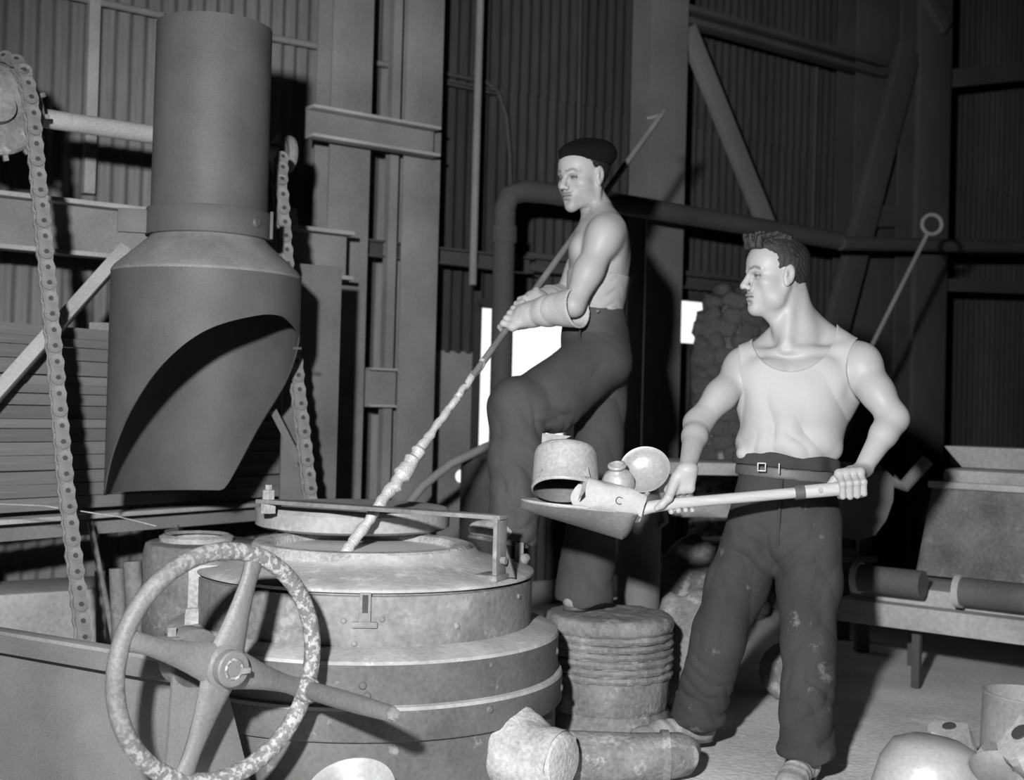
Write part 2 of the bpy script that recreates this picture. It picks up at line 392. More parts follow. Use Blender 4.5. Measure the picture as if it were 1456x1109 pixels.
# ================================================================== crucible furnace
FCX, FCY = P(522, 800, 4.2).x, 4.2
FO = Vector((FCX, FCY, 0))
def fz(r, ang, z): return FO+Vector((r*math.sin(ang), -r*math.cos(ang), z))      # ang 0 faces the camera, + to the right
fur = thing('crucible_furnace', 'big round tilting furnace with pale dusty shell and open mouth', 'furnace', FO)
MB().lathe([(.0, .0), (.635, .0), (.635, .205)], FO, seg=96).build('base_shell', 'furnace_dark', fur, smooth=True)
MB().lathe([(.63, .2), (.652, .203), (.655, .210), (.655, .290)], FO, seg=96).build('lower_hoop', 'furnace_dark', fur, smooth=True)
MB().lathe([(.655, .290), (.651, .299), (.630, .305)], FO, seg=96).build('hoop_ledge', 'furnace_top', fur, smooth=True)
MB().lathe([(.62, .298), (.638, .30), (.640, .416)], FO, seg=96).build('band', 'furnace_dark', fur, smooth=True)
MB().lathe([(.640, .416), (.636, .425), (.620, .432), (.552, .450), (.52, .450)], FO, seg=96).build('flange', 'furnace_top', fur, smooth=True)
MB().lathe([(.53, .44), (.548, .442), (.548, .594), (.535, .597), (.535, .606)], FO, seg=96).build('upper_shell', 'furnace', fur, smooth=True)
MB().lathe([(.545, .604), (.553, .606), (.553, .614), (.546, .619), (.50, .628), (.40, .655), (.37, .668), (.355, .69)], FO, seg=96).build('top_cover', 'furnace_top', fur, smooth=True)
MO = Vector((P(515, 776, 4.2).x, 4.2, 0))
MB().lathe([(.37, .655), (.362, .684), (.352, .696), (.33, .699), (.308, .693), (.300, .68), (.298, .55)], MO, seg=96).build('mouth_ring', 'mortar', fur, smooth=True)
MB().lathe([(.0, .672), (.15, .673), (.302, .671)], MO, seg=64).build('molten_metal', 'melt', fur, smooth=True)
# lid behind the mouth, hung from a swing arm
LO = Vector((P(502, 750, 4.62).x, 4.62, 0))
lid = MB().lathe([(0, .702), (.33, .702), (.350, .712), (.352, .765), (.340, .778), (.0, .782)], LO, seg=80).build('lid', 'furnace_top', fur, smooth=True)
MB().lathe([(.22, .700), (.30, .698), (.30, .702)], LO, seg=60).build('lid_lining', 'dark', lid, smooth=True)
b1 = G(700, 821, .625); top = Vector((b1.x+.005, b1.y, .812)); endl = G(371, 712, .812)
arm = MB()
d = (endl-top).normalized(); sd = d.cross(ZX).normalized()
arm.beam(top-d*.03, endl, .062, .014)
armo = arm.build('swing_arm', 'furnace', fur, bevel=.003)
MB().box((top+Vector((b1.x, b1.y, .60)))/2+d*-.02, (.070, .014, .215), (sd, d, ZX)).build('arm_post', 'furnace', fur, bevel=.003)
foot = b1+d*0
MB().box(Vector((foot.x, foot.y, .628)), (.10, .08, .018), (sd, d, ZX)).build('arm_foot', 'furnace', fur, bevel=.003)
MB().prism([foot+sd*.035+ZX*-.0+d*.02, foot+sd*.035+d*-.06, foot+sd*.035+ZX*.11+d*-.02], sd, .008).build('arm_gusset', 'furnace_dark', fur)
MB().lathe([(0, .0), (.012, .0), (.012, .016), (0, .016)], foot+ZX*.055-d*.03, -d, 10).build('bolt', 'furnace', fur)
bo = endl-d*.03
MB().lathe([(0, -.04), (.028, -.04), (.028, -.006), (0, -.006)], bo, seg=6).build('bolt_nut', 'mortar', fur)
MB().lathe([(0, 0), (.022, 0), (.022, .032), (.012, .034), (.012, .05), (0, .05)], bo+ZX*.006, seg=6).build('bolt_nut', 'mortar', fur)
# bearing lugs on the rim that carry the worker's raised foot
for px, w in ((709, .045), (738, .03)):
    q = G(px, 800, .62)
    MB().box(q+ZX*.03, (w, .05, .085)).build('rim_lug', 'furnace', fur, bevel=.006)
q = G(742, 797, .63); MB().lathe([(0, 0), (.016, 0), (.02, .015), (.012, .03), (0, .032)], q, (.6, -.6, .5), 12).build('bolt', 'furnace', fur, smooth=True)
# front latch, rivets, splashes
la = math.atan2(P(520, 850, 3.66).x-FCX, .55)
q = fz(.553, la, .565)
ax3 = (Vector((math.cos(la), math.sin(la), 0)), Vector((math.sin(la), -math.cos(la), 0)), ZX)
lt = MB().box(q, (.034, .016, .085), ax3).build('latch', 'furnace', fur, bevel=.003)
MB().box(q+ZX*.012+ax3[1]*.009, (.016, .008, .05), ax3).build('latch_pin', 'dark', lt)
MB().box(q-ZX*.05, (.075, .014, .018), ax3).build('latch_plate', 'furnace', lt, bevel=.005)
for a, z in ((-.11, .525), (.09, .53), (-.05, .46), (.52, .5), (1.05, .56)):
    MB().lathe([(0, .006), (.006, .005), (.010, 0)], fz(.548, la+a, z), (math.sin(la+a), -math.cos(la+a), 0), 10).build('rivet', 'furnace', fur, smooth=True)
for a, z in ((-.0, .36), (.02, .33), (.6, .27), (1.3, .37), (1.32, .25)):
    MB().lathe([(0, .007), (.008, .006), (.013, 0)], fz(.639 if z > .3 else .655, la+a, z), (math.sin(la+a), -math.cos(la+a), 0), 10).build('rivet', 'furnace_dark', fur, smooth=True)
# tapping boss at the lower right with a mortared plug
bd = Vector((.80, -.60, 0)); bc = FO+bd*.60+ZX*.12
bs = MB(); prof = [(0, .0), (.125, .0), (.135, .03), (.13, .06), (.115, .09), (.10, .115), (.092, .13), (.090, .16), (.090, .2)]
bs.lathe(prof, bc, bd, 48)
o = bs.build('tapping_boss', 'mortar', fur, smooth=True)
ROUGH.append((o, .006, 45))
MB().lathe([(0, .215), (.05, .214), (.078, .207), (.088, .19), (.088, .17)], bc, bd, 28).build('boss_plug', 'mortar', fur, smooth=True)
# side trunnion stub showing between the wheel spokes
MB().tube([P(283, 808, 4.02), P(385, 818, 4.06)], .032, 16).build('trunnion', 'furnace', fur, smooth=True)
q = P(300, 845, 4.02)
MB().box(q, (.14, .07, .20)).build('trunnion_bracket', 'mortar', fur, bevel=.02)
MB().box(P(283, 884, 4.0), (.09, .06, .10)).build('bracket_lug', 'mortar', fur, bevel=.025)

# ================================================================== hand wheel on its shaft
TH = math.radians(46); WN = Vector((math.sin(TH), -math.cos(TH), 0)); WA = Vector((math.cos(TH), math.sin(TH), 0))
WC = P(313, 946, 3.2); WR_ = .288
hw = thing('hand_wheel', 'cast iron hand wheel with four spokes and a long crank handle', 'wheel', Vector((WC.x, WC.y, WC.z-WR_-.02)))
rp = []; seg = 72
b = MB(); ns = 14
vs = []
for k in range(seg):
    a = 2*math.pi*k/seg; e = WA*math.cos(a)+ZX*math.sin(a)
    for j in range(ns):
        t = 2*math.pi*j/ns; vs.append(WC+e*(WR_+.023*math.cos(t))+WN*(.021*math.sin(t)+.0))
b.add(vs, [(k*ns+j, ((k+1) % seg)*ns+j, ((k+1) % seg)*ns+(j+1) % ns, k*ns+(j+1) % ns) for k in range(seg) for j in range(ns)])
b.build('rim', 'wheel_worn', hw, smooth=True)
SA = math.radians(-20)
for k in range(4):
    a = SA+k*math.pi/2; e = WA*math.cos(a)+ZX*math.sin(a); sdv = WN.cross(e)
    b = MB(); vs = []; fs = []; n = 9; m = 12
    for i in range(n):
        t = i/(n-1); r = .04+t*(WR_-.05)
        wv = .030*(1-t)**2+.0215+.012*max(0, t-.8)*5*.6; th = .021-.006*t; dish = .03*(1-t)
        for j in range(m):
            q = 2*math.pi*j/m
            vs.append(WC+e*r+sdv*wv*math.cos(q)+WN*(th*math.sin(q)+dish*.4))
    for i in range(n-1):
        for j in range(m): fs.append((i*m+j, i*m+(j+1) % m, (i+1)*m+(j+1) % m, (i+1)*m+j))
    fs += [tuple(range(m)), tuple((n-1)*m+j for j in range(m))]
    b.add(vs, fs).build('spoke', 'wheel', hw, smooth=True)
hub = MB().lathe([(0, -.05), (.045, -.05), (.060, -.02), (.064, .012), (.056, .03), (.046, .036), (.046, .060), (.042, .064), (0, .064)], WC, WN, 40).build('hub', 'wheel', hw, smooth=True)
MB().lathe([(.020, .0645), (.024, .067), (.028, .0645)], WC, WN, 30).build('shaft_end', 'wheel_worn', hub, smooth=True)
MB().box(WC+WN*.068+WA*.03+ZX*-.006, (.024, .012, .014), (WA, WN, ZX)).build('key', 'furnace', hub, bevel=.002)
he = WA*math.cos(SA)+ZX*math.sin(SA); hc = WC+he*(WR_-.005)
hb = MB().lathe([(0, -.02), (.030, -.02), (.036, 0), (.036, .022), (.028, .034), (0, .034)], hc, WN, 24).build('handle_boss', 'wheel_worn', hw, smooth=True)
hd = WN
hn = MB().lathe([(.0, .03), (.024, .03), (.025, .12), (.024, .24), (.0205, .33), (.0195, .355), (0, .356)], hc, hd, 24).build('handle', 'wheel', hw, smooth=True)
MB().lathe([(0, .357), (.017, .357), (.017, .368), (.010, .37), (.010, .378), (0, .38)], hc, hd, 6).build('handle_nut', 'furnace', hn)
# shaft (flat-sided) running back to the left
MB().tube([WC-WN*.04, WC-WN*.24], .03, 20).build('shaft', 'plate', hw, smooth=True)
# bearing stand behind the hub
st = thing('bearing_stand', 'tapering steel plate stand carrying the hand wheel shaft', 'stand', Vector(((WC-WN*.12).x, (WC-WN*.12).y, 0)))
o = WC-WN*.11; zc = WC.z
MB().prism([o+WA*-.085-ZX*zc+WA*.0, o+WA*.22-ZX*zc, o+WA*.062+ZX*.02, o-WA*.062+ZX*.02], -WN, .014).build('stand_plate', 'plate', st, bevel=.002)
MB().lathe([(.03, 0), (.075, 0), (.078, .01), (.078, .055), (.03, .06)], o, -WN, 28).build('bearing', 'wheel', st, smooth=True)
MB().box(o-WA*.055+ZX*.045-WN*.03, (.05, .06, .03), (WA, WN, ZX)).build('bearing_cap', 'wheel', st, bevel=.006)
MB().lathe([(0, 0), (.012, 0), (.012, .022), (0, .024)], o-WA*.055+ZX*.06-WN*.03, ZX, 6).build('cap_bolt', 'furnace', st)
MB().box(o+WA*.07-ZX*(zc-.01)-WN*.01, (.34, .12, .02), (WA, WN, ZX)).build('stand_foot', 'plate', st)
# steel side plate below the shaft
zt = .405; pa = P(250, 960, 3.46); pb = P(-140, 900, 4.02)
tag(MB().beam(Vector((pa.x, pa.y, zt/2)), Vector((pb.x, pb.y, zt/2)), .012, zt).build('side_plate', 'plate', bevel=.002),
    'large flat grey steel plate standing behind the hand wheel', 'plate')
ra = P(262, 940, 3.40); rb_ = P(-140, 886, 3.99); rb_.z = ra.z
sr = thing('support_rail', 'flat dusty steel rail along the top of the side plate', 'rail', (ra+rb_)/2)
MB().beam(ra, rb_, .05, .012).build('rail_top', 'girder', sr, bevel=.002)
MB().beam(ra+Vector((0, -.02, -.03)), rb_+Vector((0, -.02, -.03)), .010, .055).build('rail_face', 'plate', sr, bevel=.002)

# ================================================================== fume hood
HX = P(298, 300, 4.6).x; HO = Vector((HX, 4.6, 0)); hf = (Vector((0, 0, 0))-HO); hf.z = 0; hf.normalize(); hs = Vector((-hf.y, hf.x, 0))
if hs.x < 0: hs = -hs
def hp(r, phi, z): return HO+hf*(r*math.cos(phi))+hs*(r*math.sin(phi))+ZX*z
hood = thing('fume_hood', 'grey sheet metal fume hood with round duct and cut-away mouth', 'hood', HO+ZX*.8)
TAB = [(-90, .80), (-80, .83), (-62, .975), (-44, 1.125), (-23, 1.275), (0, 1.385), (30, 1.445), (49, 1.452), (62, 1.43), (75, 1.405), (90, 1.383), (115, 1.235), (140, 1.06), (163, .82), (166, .80), (180, .80), (270, .80)]
def cutz(p):
    for (a, za), (b_, zb) in zip(TAB[:-1], TAB[1:]):
        if a <= p <= b_:
            i = TAB.index((a, za)); t = (p-a)/(b_-a)
            if a >= 150 or b_ <= -88: return za+(zb-za)*t
            def sl(j):
                (x0, y0), (x1, y1) = TAB[max(j-1, 0)], TAB[min(j+1, len(TAB)-1)]; return (y1-y0)/(x1-x0)*(b_-a)
            m0, m1 = sl(i), sl(i+1)
            return za*(2*t**3-3*t*t+1)+m0*(t**3-2*t*t+t)+zb*(3*t*t-2*t**3)+m1*(t**3-t*t)
b = MB(); n = 120; vs = []; fs = []; R1 = .337; rows = 10; Zs = 1.602
ring0 = []
for k in range(n):
    p = -90+360*k/n; z0 = cutz(p)
    for r_, sgn in ((R1, 0), (R1-.006, 1)):
        for i in range(rows+1):
            z = z0+(Zs-z0)*i/rows; vs.append(hp(r_, math.radians(p), z))
m = (rows+1)*2
for k in range(n):
    k2 = (k+1) % n
    for i in range(rows):
        fs.append((k*m+i, k2*m+i, k2*m+i+1, k*m+i+1))
        fs.append((k*m+rows+1+i+1, k2*m+rows+1+i+1, k2*m+rows+1+i, k*m+rows+1+i))
    fs.append((k*m, k*m+rows+1, k2*m+rows+1, k2*m))
b.add(vs, fs).build('hood_body', 'hood', hood, smooth=True)
MB().lathe([(.200, 1.745), (.206, 1.735), (.225, 1.715), (R1-.012, 1.625), (R1+.001, 1.606), (R1, 1.597), (R1-.006, 1.6), (.22, 1.70), (.2, 1.73)], HO, seg=96).build('hood_shoulder', 'hood_dust', hood, smooth=True)
MB().lathe([(.208, 1.70), (.206, 2.505), (.200, 2.505), (.202, 1.70)], HO, seg=96, closed=True).build('duct', 'hood', hood, smooth=True)
cl = MB().lathe([(.206, 1.736), (.222, 1.736), (.224, 1.74), (.224, 1.828), (.222, 1.832), (.206, 1.832)], HO, seg=80, closed=True).build('duct_clamp', 'hood', hood, smooth=True)
q = hp(.26, math.radians(-80), 1.78); MB().box(q, (.12, .02, .085), (hs, hf, ZX)).build('clamp_lug', 'hood', cl, bevel=.004)
q = hp(.230, math.radians(72), 1.785); MB().box(q, (.012, .06, .10), (hs, hf, ZX)).build('clamp_lug', 'hood', cl, bevel=.003)
q = hp(.224, math.radians(47), 1.785); nn = (hf*math.cos(math.radians(47))+hs*math.sin(math.radians(47)))
MB().lathe([(0, .008), (.015, .007), (.02, 0)], q, nn, 14).build('clamp_bolt', 'hood', cl, smooth=True)
MB().box(hp(R1+.002, math.radians(72), 1.345), (.03, .003, .008), (hs, hf, ZX)).build('weld_slot', 'dark', hood)
# bracket that carries the hood from the girder
MB().beam(hp(.20, math.radians(180), 1.785), hp(.85, math.radians(180), 1.785), .08, .06).build('support_bracket', 'girder', hood)

# ================================================================== overhead shaft, chain wheels and chains
off_s = 1.05
s0 = WP(-60, 150, off_s); s1 = WP(402, 219, off_s)
tag(MB().tube([s0, s1], .037, 20).build('drive_shaft', 'girder_dust', smooth=True), 'round overhead drive shaft passing behind the duct', 'shaft')
cw = thing('chain_wheel', 'large dusty chain wheel high beside the corrugated wall', 'wheel', P(-4, 155, 4.55)-ZX*.19)
c0 = P(-6, 156, 4.55); axw = Vector((.55, -.83, 0)).normalized()
MB().lathe([(0, -.03), (.155, -.03), (.165, -.02), (.165, .02), (.155, .03), (.06, .03), (.055, .075), (0, .075)], c0, axw, 40).build('disc', 'ped', cw, smooth=True)
for k in range(14):
    a = 2*math.pi*k/14; u_ = axw.cross(ZX).normalized(); e = u_*math.cos(a)+ZX*math.sin(a)
    MB().beam(c0+e*.16, c0+e*.186, .018, .024, axw).build('tooth', 'ped', cw, bevel=.004)
sh = thing('sheave', 'small pale sheave on the shaft end right of the duct', 'wheel', s1-ZX*.08)
MB().lathe([(0, -.05), (.078, -.05), (.082, -.04), (.068, -.02), (.082, .0), (.08, .012), (.05, .03), (0, .036)], s1+UX*.02, UX, 32).build('pulley', 'furnace', sh, smooth=True)
MB().tube([WP(412, 297, off_s-.1), WP(414, 322, off_s-.1)], .03, 12).build('bearing_pedestal', 'furnace', sh, smooth=True)
# one chain link: two side plates and two rollers, pitch along local X
def link_mesh(wd, pitch):
    b = MB()
    for s in (-1, 1):
        poly = []
        for k in range(8): a = math.pi/2+math.pi*k/7; poly.append(Vector((-pitch/2+.026*math.cos(a), s*wd/2, .026*math.sin(a))))
        poly.append(Vector((0, s*wd/2, -.021)))
        for k in range(8): a = -math.pi/2+math.pi*k/7; poly.append(Vector((pitch/2+.026*math.cos(a), s*wd/2, .026*math.sin(a))))
        poly.append(Vector((0, s*wd/2, .021)))
        b.prism(poly, (0, 1, 0), .006*s)
    for s in (-1, 1):
        b.tube([(s*pitch/2, -wd/2-.010, 0), (s*pitch/2, wd/2+.010, 0)], .0175 if wd < .02 else .0085, 10)
    me_o = b.build('chain_link', 'chain'); me = me_o.data; bpy.data.objects.remove(me_o); me.materials.append(M['dark'])
    for p in me.polygons:                        # dark pin ends paint in the shade of the link holes
        if abs(p.normal.y) > .9 and len(p.vertices) == 10: p.material_index = 1
    return me
LM = [link_mesh(.024, .055), link_mesh(.038, .055)]
def chain(pts, label, side, grp):
    pts = [Vector(p) for p in pts]
    t = thing('drive_chain', label, 'chain', pts[-1], grp)
    seg = [(pts[i], pts[i+1]) for i in range(len(pts)-1)]
    tot = sum((b_-a).length for a, b_ in seg); n = int(tot/.055)
    for i in range(n):
        s = (i+.5)*tot/n
        for a, b_ in seg:
            l = (b_-a).length
            if s <= l: break
            s -= l
        d = (b_-a).normalized(); pos = a+d*s
        y = (side-d*side.dot(d)).normalized(); z = d.cross(y)
        o = bpy.data.objects.new('chain_link', LM[i % 2]); COL.objects.link(o)
        R = Matrix((d, y, z)).transposed()
        o.matrix_basis = Matrix.Translation(pos) @ R.to_4x4() @ Matrix.Rotation(random.uniform(-.05, .05), 4, 'X')
        adopt(o, t)
    return t
cpts = [P(8, 84, 4.55), P(24, 92, 4.53), P(36, 112, 4.5), P(44, 150, 4.48)]
c = [P(48, 190, 4.47), P(58, 300, 4.45), P(75, 480, 4.4), P(93, 690, 4.36), P(118, 905, 4.34)]
chain(cpts+c, 'long heavy roller chain hanging from the large chain wheel', axw, 'drive chains')
chain([P(400, 226, 5.05), P(398, 262, 5.0), P(408, 390, 4.98), P(424, 560, 4.95), P(444, 735, 4.93)], 'roller chain hanging down behind the right side of the hood', Vector((.45, -.89, 0)), 'drive chains')

# ================================================================== board stack behind the hood
ba = P(-110, 764, 4.45); bb = P(428, 718, 6.05); bz = .655
ba.z = bb.z = bz; bd_ = (bb-ba).normalized(); bn = Vector((bd_.y, -bd_.x, 0)); LB = (bb-ba).length
stk = thing('board_bulkhead', 'bulkhead of rough stacked boards behind the hood', 'bulkhead', (ba+bb)/2)
zz = bz+.05; i = 0
bm1 = MB().box((0, 0, 0), (LB, .05, 1)).build('board', 'boards'); bme = bm1.data; bpy.data.objects.remove(bm1)
while zz < 1.40:
    h_ = random.choice((.036, .045, .052, .06)); 
    o = bpy.data.objects.new('board', bme); COL.objects.link(o)
    o.matrix_basis = Matrix.Translation((ba+bb)/2+ZX*(zz+h_/2-bz)-bn*(.05+random.uniform(-.012, .012))) @ Matrix((bd_, -bn, ZX)).transposed().to_4x4() @ Matrix.Rotation(random.uniform(-.003, .003), 4, 'Y') @ Matrix.Diagonal((1, 1, h_*.93, 1))
    adopt(o, stk); zz += h_
MB().beam(ba+ZX*.025, bb+ZX*.025, .10, .018).build('ledge', 'girder_dust', stk, bevel=.003)
MB().beam(ba-ZX*.01-bn*.03, bb-ZX*.01-bn*.03, .012, .09).build('ledge_channel', 'girder', stk)
for t in (.12, .62, .98):
    q = ba+(bb-ba)*t-bn*.06
    MB().box(Vector((q.x, q.y, bz/2-.02)), (.06, .06, bz-.05)).build('leg', 'girder_dark', stk)
MB().box(P(145, 466, 5.25), (.09, .05, .04)).build('packing_block', 'girder', stk)
# diagonal strut in front of the bulkhead
tag(MB().beam(P(178, 355, 5.05), P(-60, 622, 4.45), .05, .062, (.5, 0, .8)).build('diagonal_brace', 'girder_dust', bevel=.004), 'pale diagonal steel brace in front of the stacked boards', 'brace')
# steel plate beside the hood
q0, q1 = WP(424, 376, 1.15), WP(482, 716, 1.15)
u0, _ = WR(402, 540, 1.15); u1, _ = WR(481, 540, 1.15); zt = WR(450, 377, 1.15)[1]
sp = thing('upright_plate', 'tall plain steel plate behind the second chain', 'plate', wp((u0+u1)/2, 0, 1.15))
MB().box(wp((u0+u1)/2, zt/2, 1.15), (u1-u0, .015, zt), AXW).build('sheet', 'plate', sp, bevel=.003)
MB().beam(P(388, 583, 5.0), P(425, 655, 5.15), .02, .02).build('stay', 'girder', sp)
# low plinth and tools below the bulkhead
pu, _ = WR(30, 880, .5)
tag(MB().box(wp(pu, .17, .42), (1.3, .4, .34), AXW).build('concrete_plinth', 'bench', bevel=.015), 'low pale concrete plinth in the dark under the boards', 'plinth')
tl = [((128, 742), (182, 905), .012, 'thin leaning iron bar under the boards', 4.95), ((166, 808), (178, 905), .03, 'stubby pale post under the boards', 4.92), ((188, 798), (204, 905), .035, 'thicker grey post beside the wheel rim', 4.9), ((142, 812), (150, 905), .02, 'short dark post behind the long chain', 4.96)]
for a, c_, r, lab, dd in tl:
    z1 = G(*c_, 0.0)
    tag(MB().tube([P(*a, dd), Vector((P(*c_, dd).x, dd-.02, 0))], r, 12).build('iron_bar', 'furnace', smooth=True), lab, 'bar')
# round housing behind the wheel
rh = thing('round_housing', 'squat round iron housing with a ring on top behind the wheel', 'housing', Vector((P(290, 800, 4.78).x, 4.78, 0)))
hx = rh.location.copy()
MB().lathe([(0, 0), (.218, 0), (.222, .58), (.215, .612), (.2, .618), (0, .62)], hx, seg=56).build('shell', 'furnace', rh, smooth=True)
MB().lathe([(.10, .615), (.135, .617), (.138, .636), (.12, .645), (.10, .636)], hx+Vector((-.03, 0, 0)), seg=44).build('ring', 'mortar', rh, smooth=True)
tag(MB().tube([P(-20, 716, 4.35), P(60, 719, 4.4), P(110, 726, 4.45), P(170, 735, 4.5), P(222, 748, 4.55)], .0022, 6).build('thin_wire', 'mortar', smooth=True), 'thin pale wire stretched past the long chain', 'wire')

# ================================================================== ribbed pedestal the capped worker stands on
PX_ = P(866, 870, 4.64).x; PO = Vector((PX_, 4.64, 0))
ped = thing('ribbed_pedestal', 'squat ribbed iron drum caked in ash beside the furnace', 'pedestal', PO)
o = MB().lathe([(0, 0), (.222, 0), (.226, .05), (.218, .068), (.214, .075), (.222, .09), (.224, .2), (.222, .352), (.232, .36), (.236, .37), (.237, .385), (.234, .40), (.226, .408), (.21, .412), (.18, .414), (.14, .413), (.1, .41), (.05, .411), (0, .412)], PO, seg=96).build('drum', 'ped', ped, smooth=True)
for k in range(6):
    z = .205+k*.0275
    MB().lathe([(.222, -.0135), (.231, -.011), (.236, 0), (.231, .011), (.222, .0135)], PO+ZX*z, seg=96).build('rib', 'ped', ped, smooth=True)
# air pipe along the floor from the furnace boss
ap = thing('air_pipe', 'fat ash-covered air pipe lying on the floor beside the boss', 'pipe', G(890, 1100, 0))
pp = [P(800, 1072, 3.93), P(850, 1076, 3.93), P(900, 1079, 3.94), P(945, 1077, 3.96), P(968, 1073, 3.99), P(980, 1067, 4.05)]
for p in pp: p.z = .078
ROUGH.append((MB().tube(pp, [.076, .076, .077, .074, .066, .04], 24).build('pipe', 'ped', ap, smooth=True), .003, 40))
MB().tube([pp[3]-Vector((.012, 0, 0)), pp[3]+Vector((.012, 0, 0))], .080, 24).build('pipe_band', 'ped', ap, smooth=True)

for o in [q for q in ped.children if q.name.startswith(('rib', 'drum'))]: ROUGH.append((o, .0028, 70))
# ================================================================== behind the furnace
ho = [P(578, 720, 5.9), P(600, 692, 5.95), P(640, 660, 6.0), P(690, 636, 6.1), P(730, 620, 6.2)]
tag(MB().tube(ho, .021, 12).build('bent_pipe', 'girder', smooth=True), 'bent grey pipe curving up below the bright window', 'pipe')
tag(MB().lathe([(0, 0), (.13, 0), (.13, .86), (.12, .9), (0, .905)], Vector((P(692, 700, 6.2).x, 6.2, 0)), seg=32).build('dark_barrel', 'dark', smooth=True), 'dark narrow barrel under the bright window', 'barrel')
up = thing('upright_pipe', 'short upright pipe with a hook behind the loaded shovel', 'pipe', Vector((P(910, 760, 5.25).x, 5.25, 0)))
MB().lathe([(0, 0), (.088, 0), (.088, .80), (.08, .81), (0, .81)], up.location, seg=32).build('pipe', 'plate', up, smooth=True)
MB().tube([P(942, 700, 5.2), P(947, 742, 5.2), P(938, 748, 5.2)], .012, 8).build('hook', 'girder', up, smooth=True)
def rough(o, amp, fr, seed=1):
    rnd = random.Random(seed); ph = [(fr*rnd.uniform(.5, 2.2), rnd.uniform(0, 6), Vector((rnd.gauss(0, 1), rnd.gauss(0, 1), rnd.gauss(0, 1))).normalized()) for _ in range(9)]
    for v in o.data.vertices:
        n = v.normal; v.co = v.co+n*amp*sum(math.sin(f*v.co.dot(d)+p) for f, p, d in ph)/3
def rubble(c, r, name, label, seed, m='stone', cat='rock', amp=.16):
    rnd = random.Random(seed); bm = bmesh.new(); bmesh.ops.create_icosphere(bm, subdivisions=3, radius=1)
    ph = [(rnd.uniform(1.5, 4), rnd.uniform(0, 6), Vector((rnd.uniform(-1, 1), rnd.uniform(-1, 1), rnd.uniform(-1, 1)))) for _ in range(6)]
    for v in bm.verts:
        s = 1+amp*sum(math.sin(f*v.co.dot(d)*2+p) for f, p, d in ph)/2.5
        q = v.co*s; v.co = Vector((q.x*r[0], q.y*r[1], max(q.z*r[2], -c[2] if c[2] < r[2]*1.2 else -9)))+Vector(c)
    me = bpy.data.meshes.new(name); bm.to_mesh(me); bm.free()
    for p in me.polygons: p.use_smooth = True
    return tag(link(name, me, m), label, cat)
rubble((P(972, 860, 5.0).x, 5.0, .22), (.12, .12, .26), 'ash_heap', 'pale lumpy ash heap behind the ribbed pedestal', 3, 'ped', 'heap')
rubble((P(985, 790, 5.5).x, 5.5, .27), (.17, .15, .33), 'slag_heap', 'dark slag heap behind the shovel', 5, 'stone', 'heap')
rubble((P(1140, 960, 5.2).x, 5.2, .09), (.15, .13, .14), 'slag_block', 'rough slag block on the floor between the bare-armed worker\'s legs', 8, 'ped', 'rock')
for i_, (o, a_, f_) in enumerate(ROUGH): rough(o, a_, f_, i_)
# rubble pillar
spc = WP(1040, 600, .85); spc.z = 0; zt = WR(1036, 408, .85)[1]
pil = thing('stone_pillar', 'mottled rubble pillar with a rounded top behind the workers', 'pillar', spc)
RP = .235
MB().lathe([(0, 0), (RP*.93, 0), (RP*.93, zt-.42), (RP*.80, zt-.22), (RP*.5, zt-.08), (0, zt-.02)], spc, seg=20).build('core', 'stone', pil, smooth=True)
stm = []
for s in range(4):
    rnd = random.Random(40+s); bm = bmesh.new(); bmesh.ops.create_icosphere(bm, subdivisions=2, radius=1)
    for v in bm.verts: v.co = Vector([max(-.72, min(.72, q)) for q in v.co])*rnd.uniform(.95, 1.18)
    me = bpy.data.meshes.new('stone'); bm.to_mesh(me); bm.free(); me.materials.append(M['stone'])
    for p in me.polygons: p.use_smooth = True
    stm.append(me)
z = .06
row = 0
while z < zt:
    rr = RP*.88 if z < zt-.40 else RP*.88*math.sqrt(max(.03, 1-((z-zt+.40)/.42)**2))
    nst = max(4, int(2*math.pi*rr/.12))
    for k in range(nst):
        a = 2*math.pi*(k+.5*(row % 2)+random.uniform(-.15, .15))/nst
        o = bpy.data.objects.new('stone', stm[random.randrange(4)]); COL.objects.link(o)
        o.matrix_basis = Matrix.Translation(spc+Vector((rr*math.cos(a), rr*math.sin(a), z+random.uniform(-.012, .012)))) @ Matrix.Rotation(a, 4, 'Z') @ Matrix.Rotation(random.uniform(-.5, .5), 4, 'X') @ Matrix.Diagonal((.045*random.uniform(.5, 1.2), .085*random.uniform(.6, 1.2), .06*random.uniform(.6, 1.2), 1))
        adopt(o, pil)
    z += .078; row += 1

# ================================================================== bench and bins on the right
BA = P(1188, 880, 5.5); BB = P(1456, 915, 5.0); bdz = BA.z
bx = (BB-BA); bx.z = 0; bx.normalize(); by = Vector((-bx.y, bx.x, 0)); 
if by.y < 0: by = -by
bo_ = Vector((BA.x, BA.y, 0)); AXB = (bx, by, ZX); LBn = 2.1
def bp_(s, w, z): return bo_+bx*s+by*w+ZX*z
bn_ = thing('casting_bench', 'long low dusty bench with a heavy top and thin legs', 'bench', bp_(1, .35, 0))
MB().box(bp_(LBn/2, .36, .315), (LBn, .72, .10), AXB).build('bench_top', 'bench', bn_, bevel=.012)
MB().box(bp_(LBn/2, .38, .385), (LBn-.04, .60, .10), AXB).build('upper_slab', 'bench', bn_, bevel=.02)
for s, w in ((.30, .16), (1.9, .16), (.1, .62), (1.9, .62)):
    MB().box(bp_(s, w, .13), (.035, .035, .27), AXB).build('leg', 'girder_dark', bn_, bevel=.004)
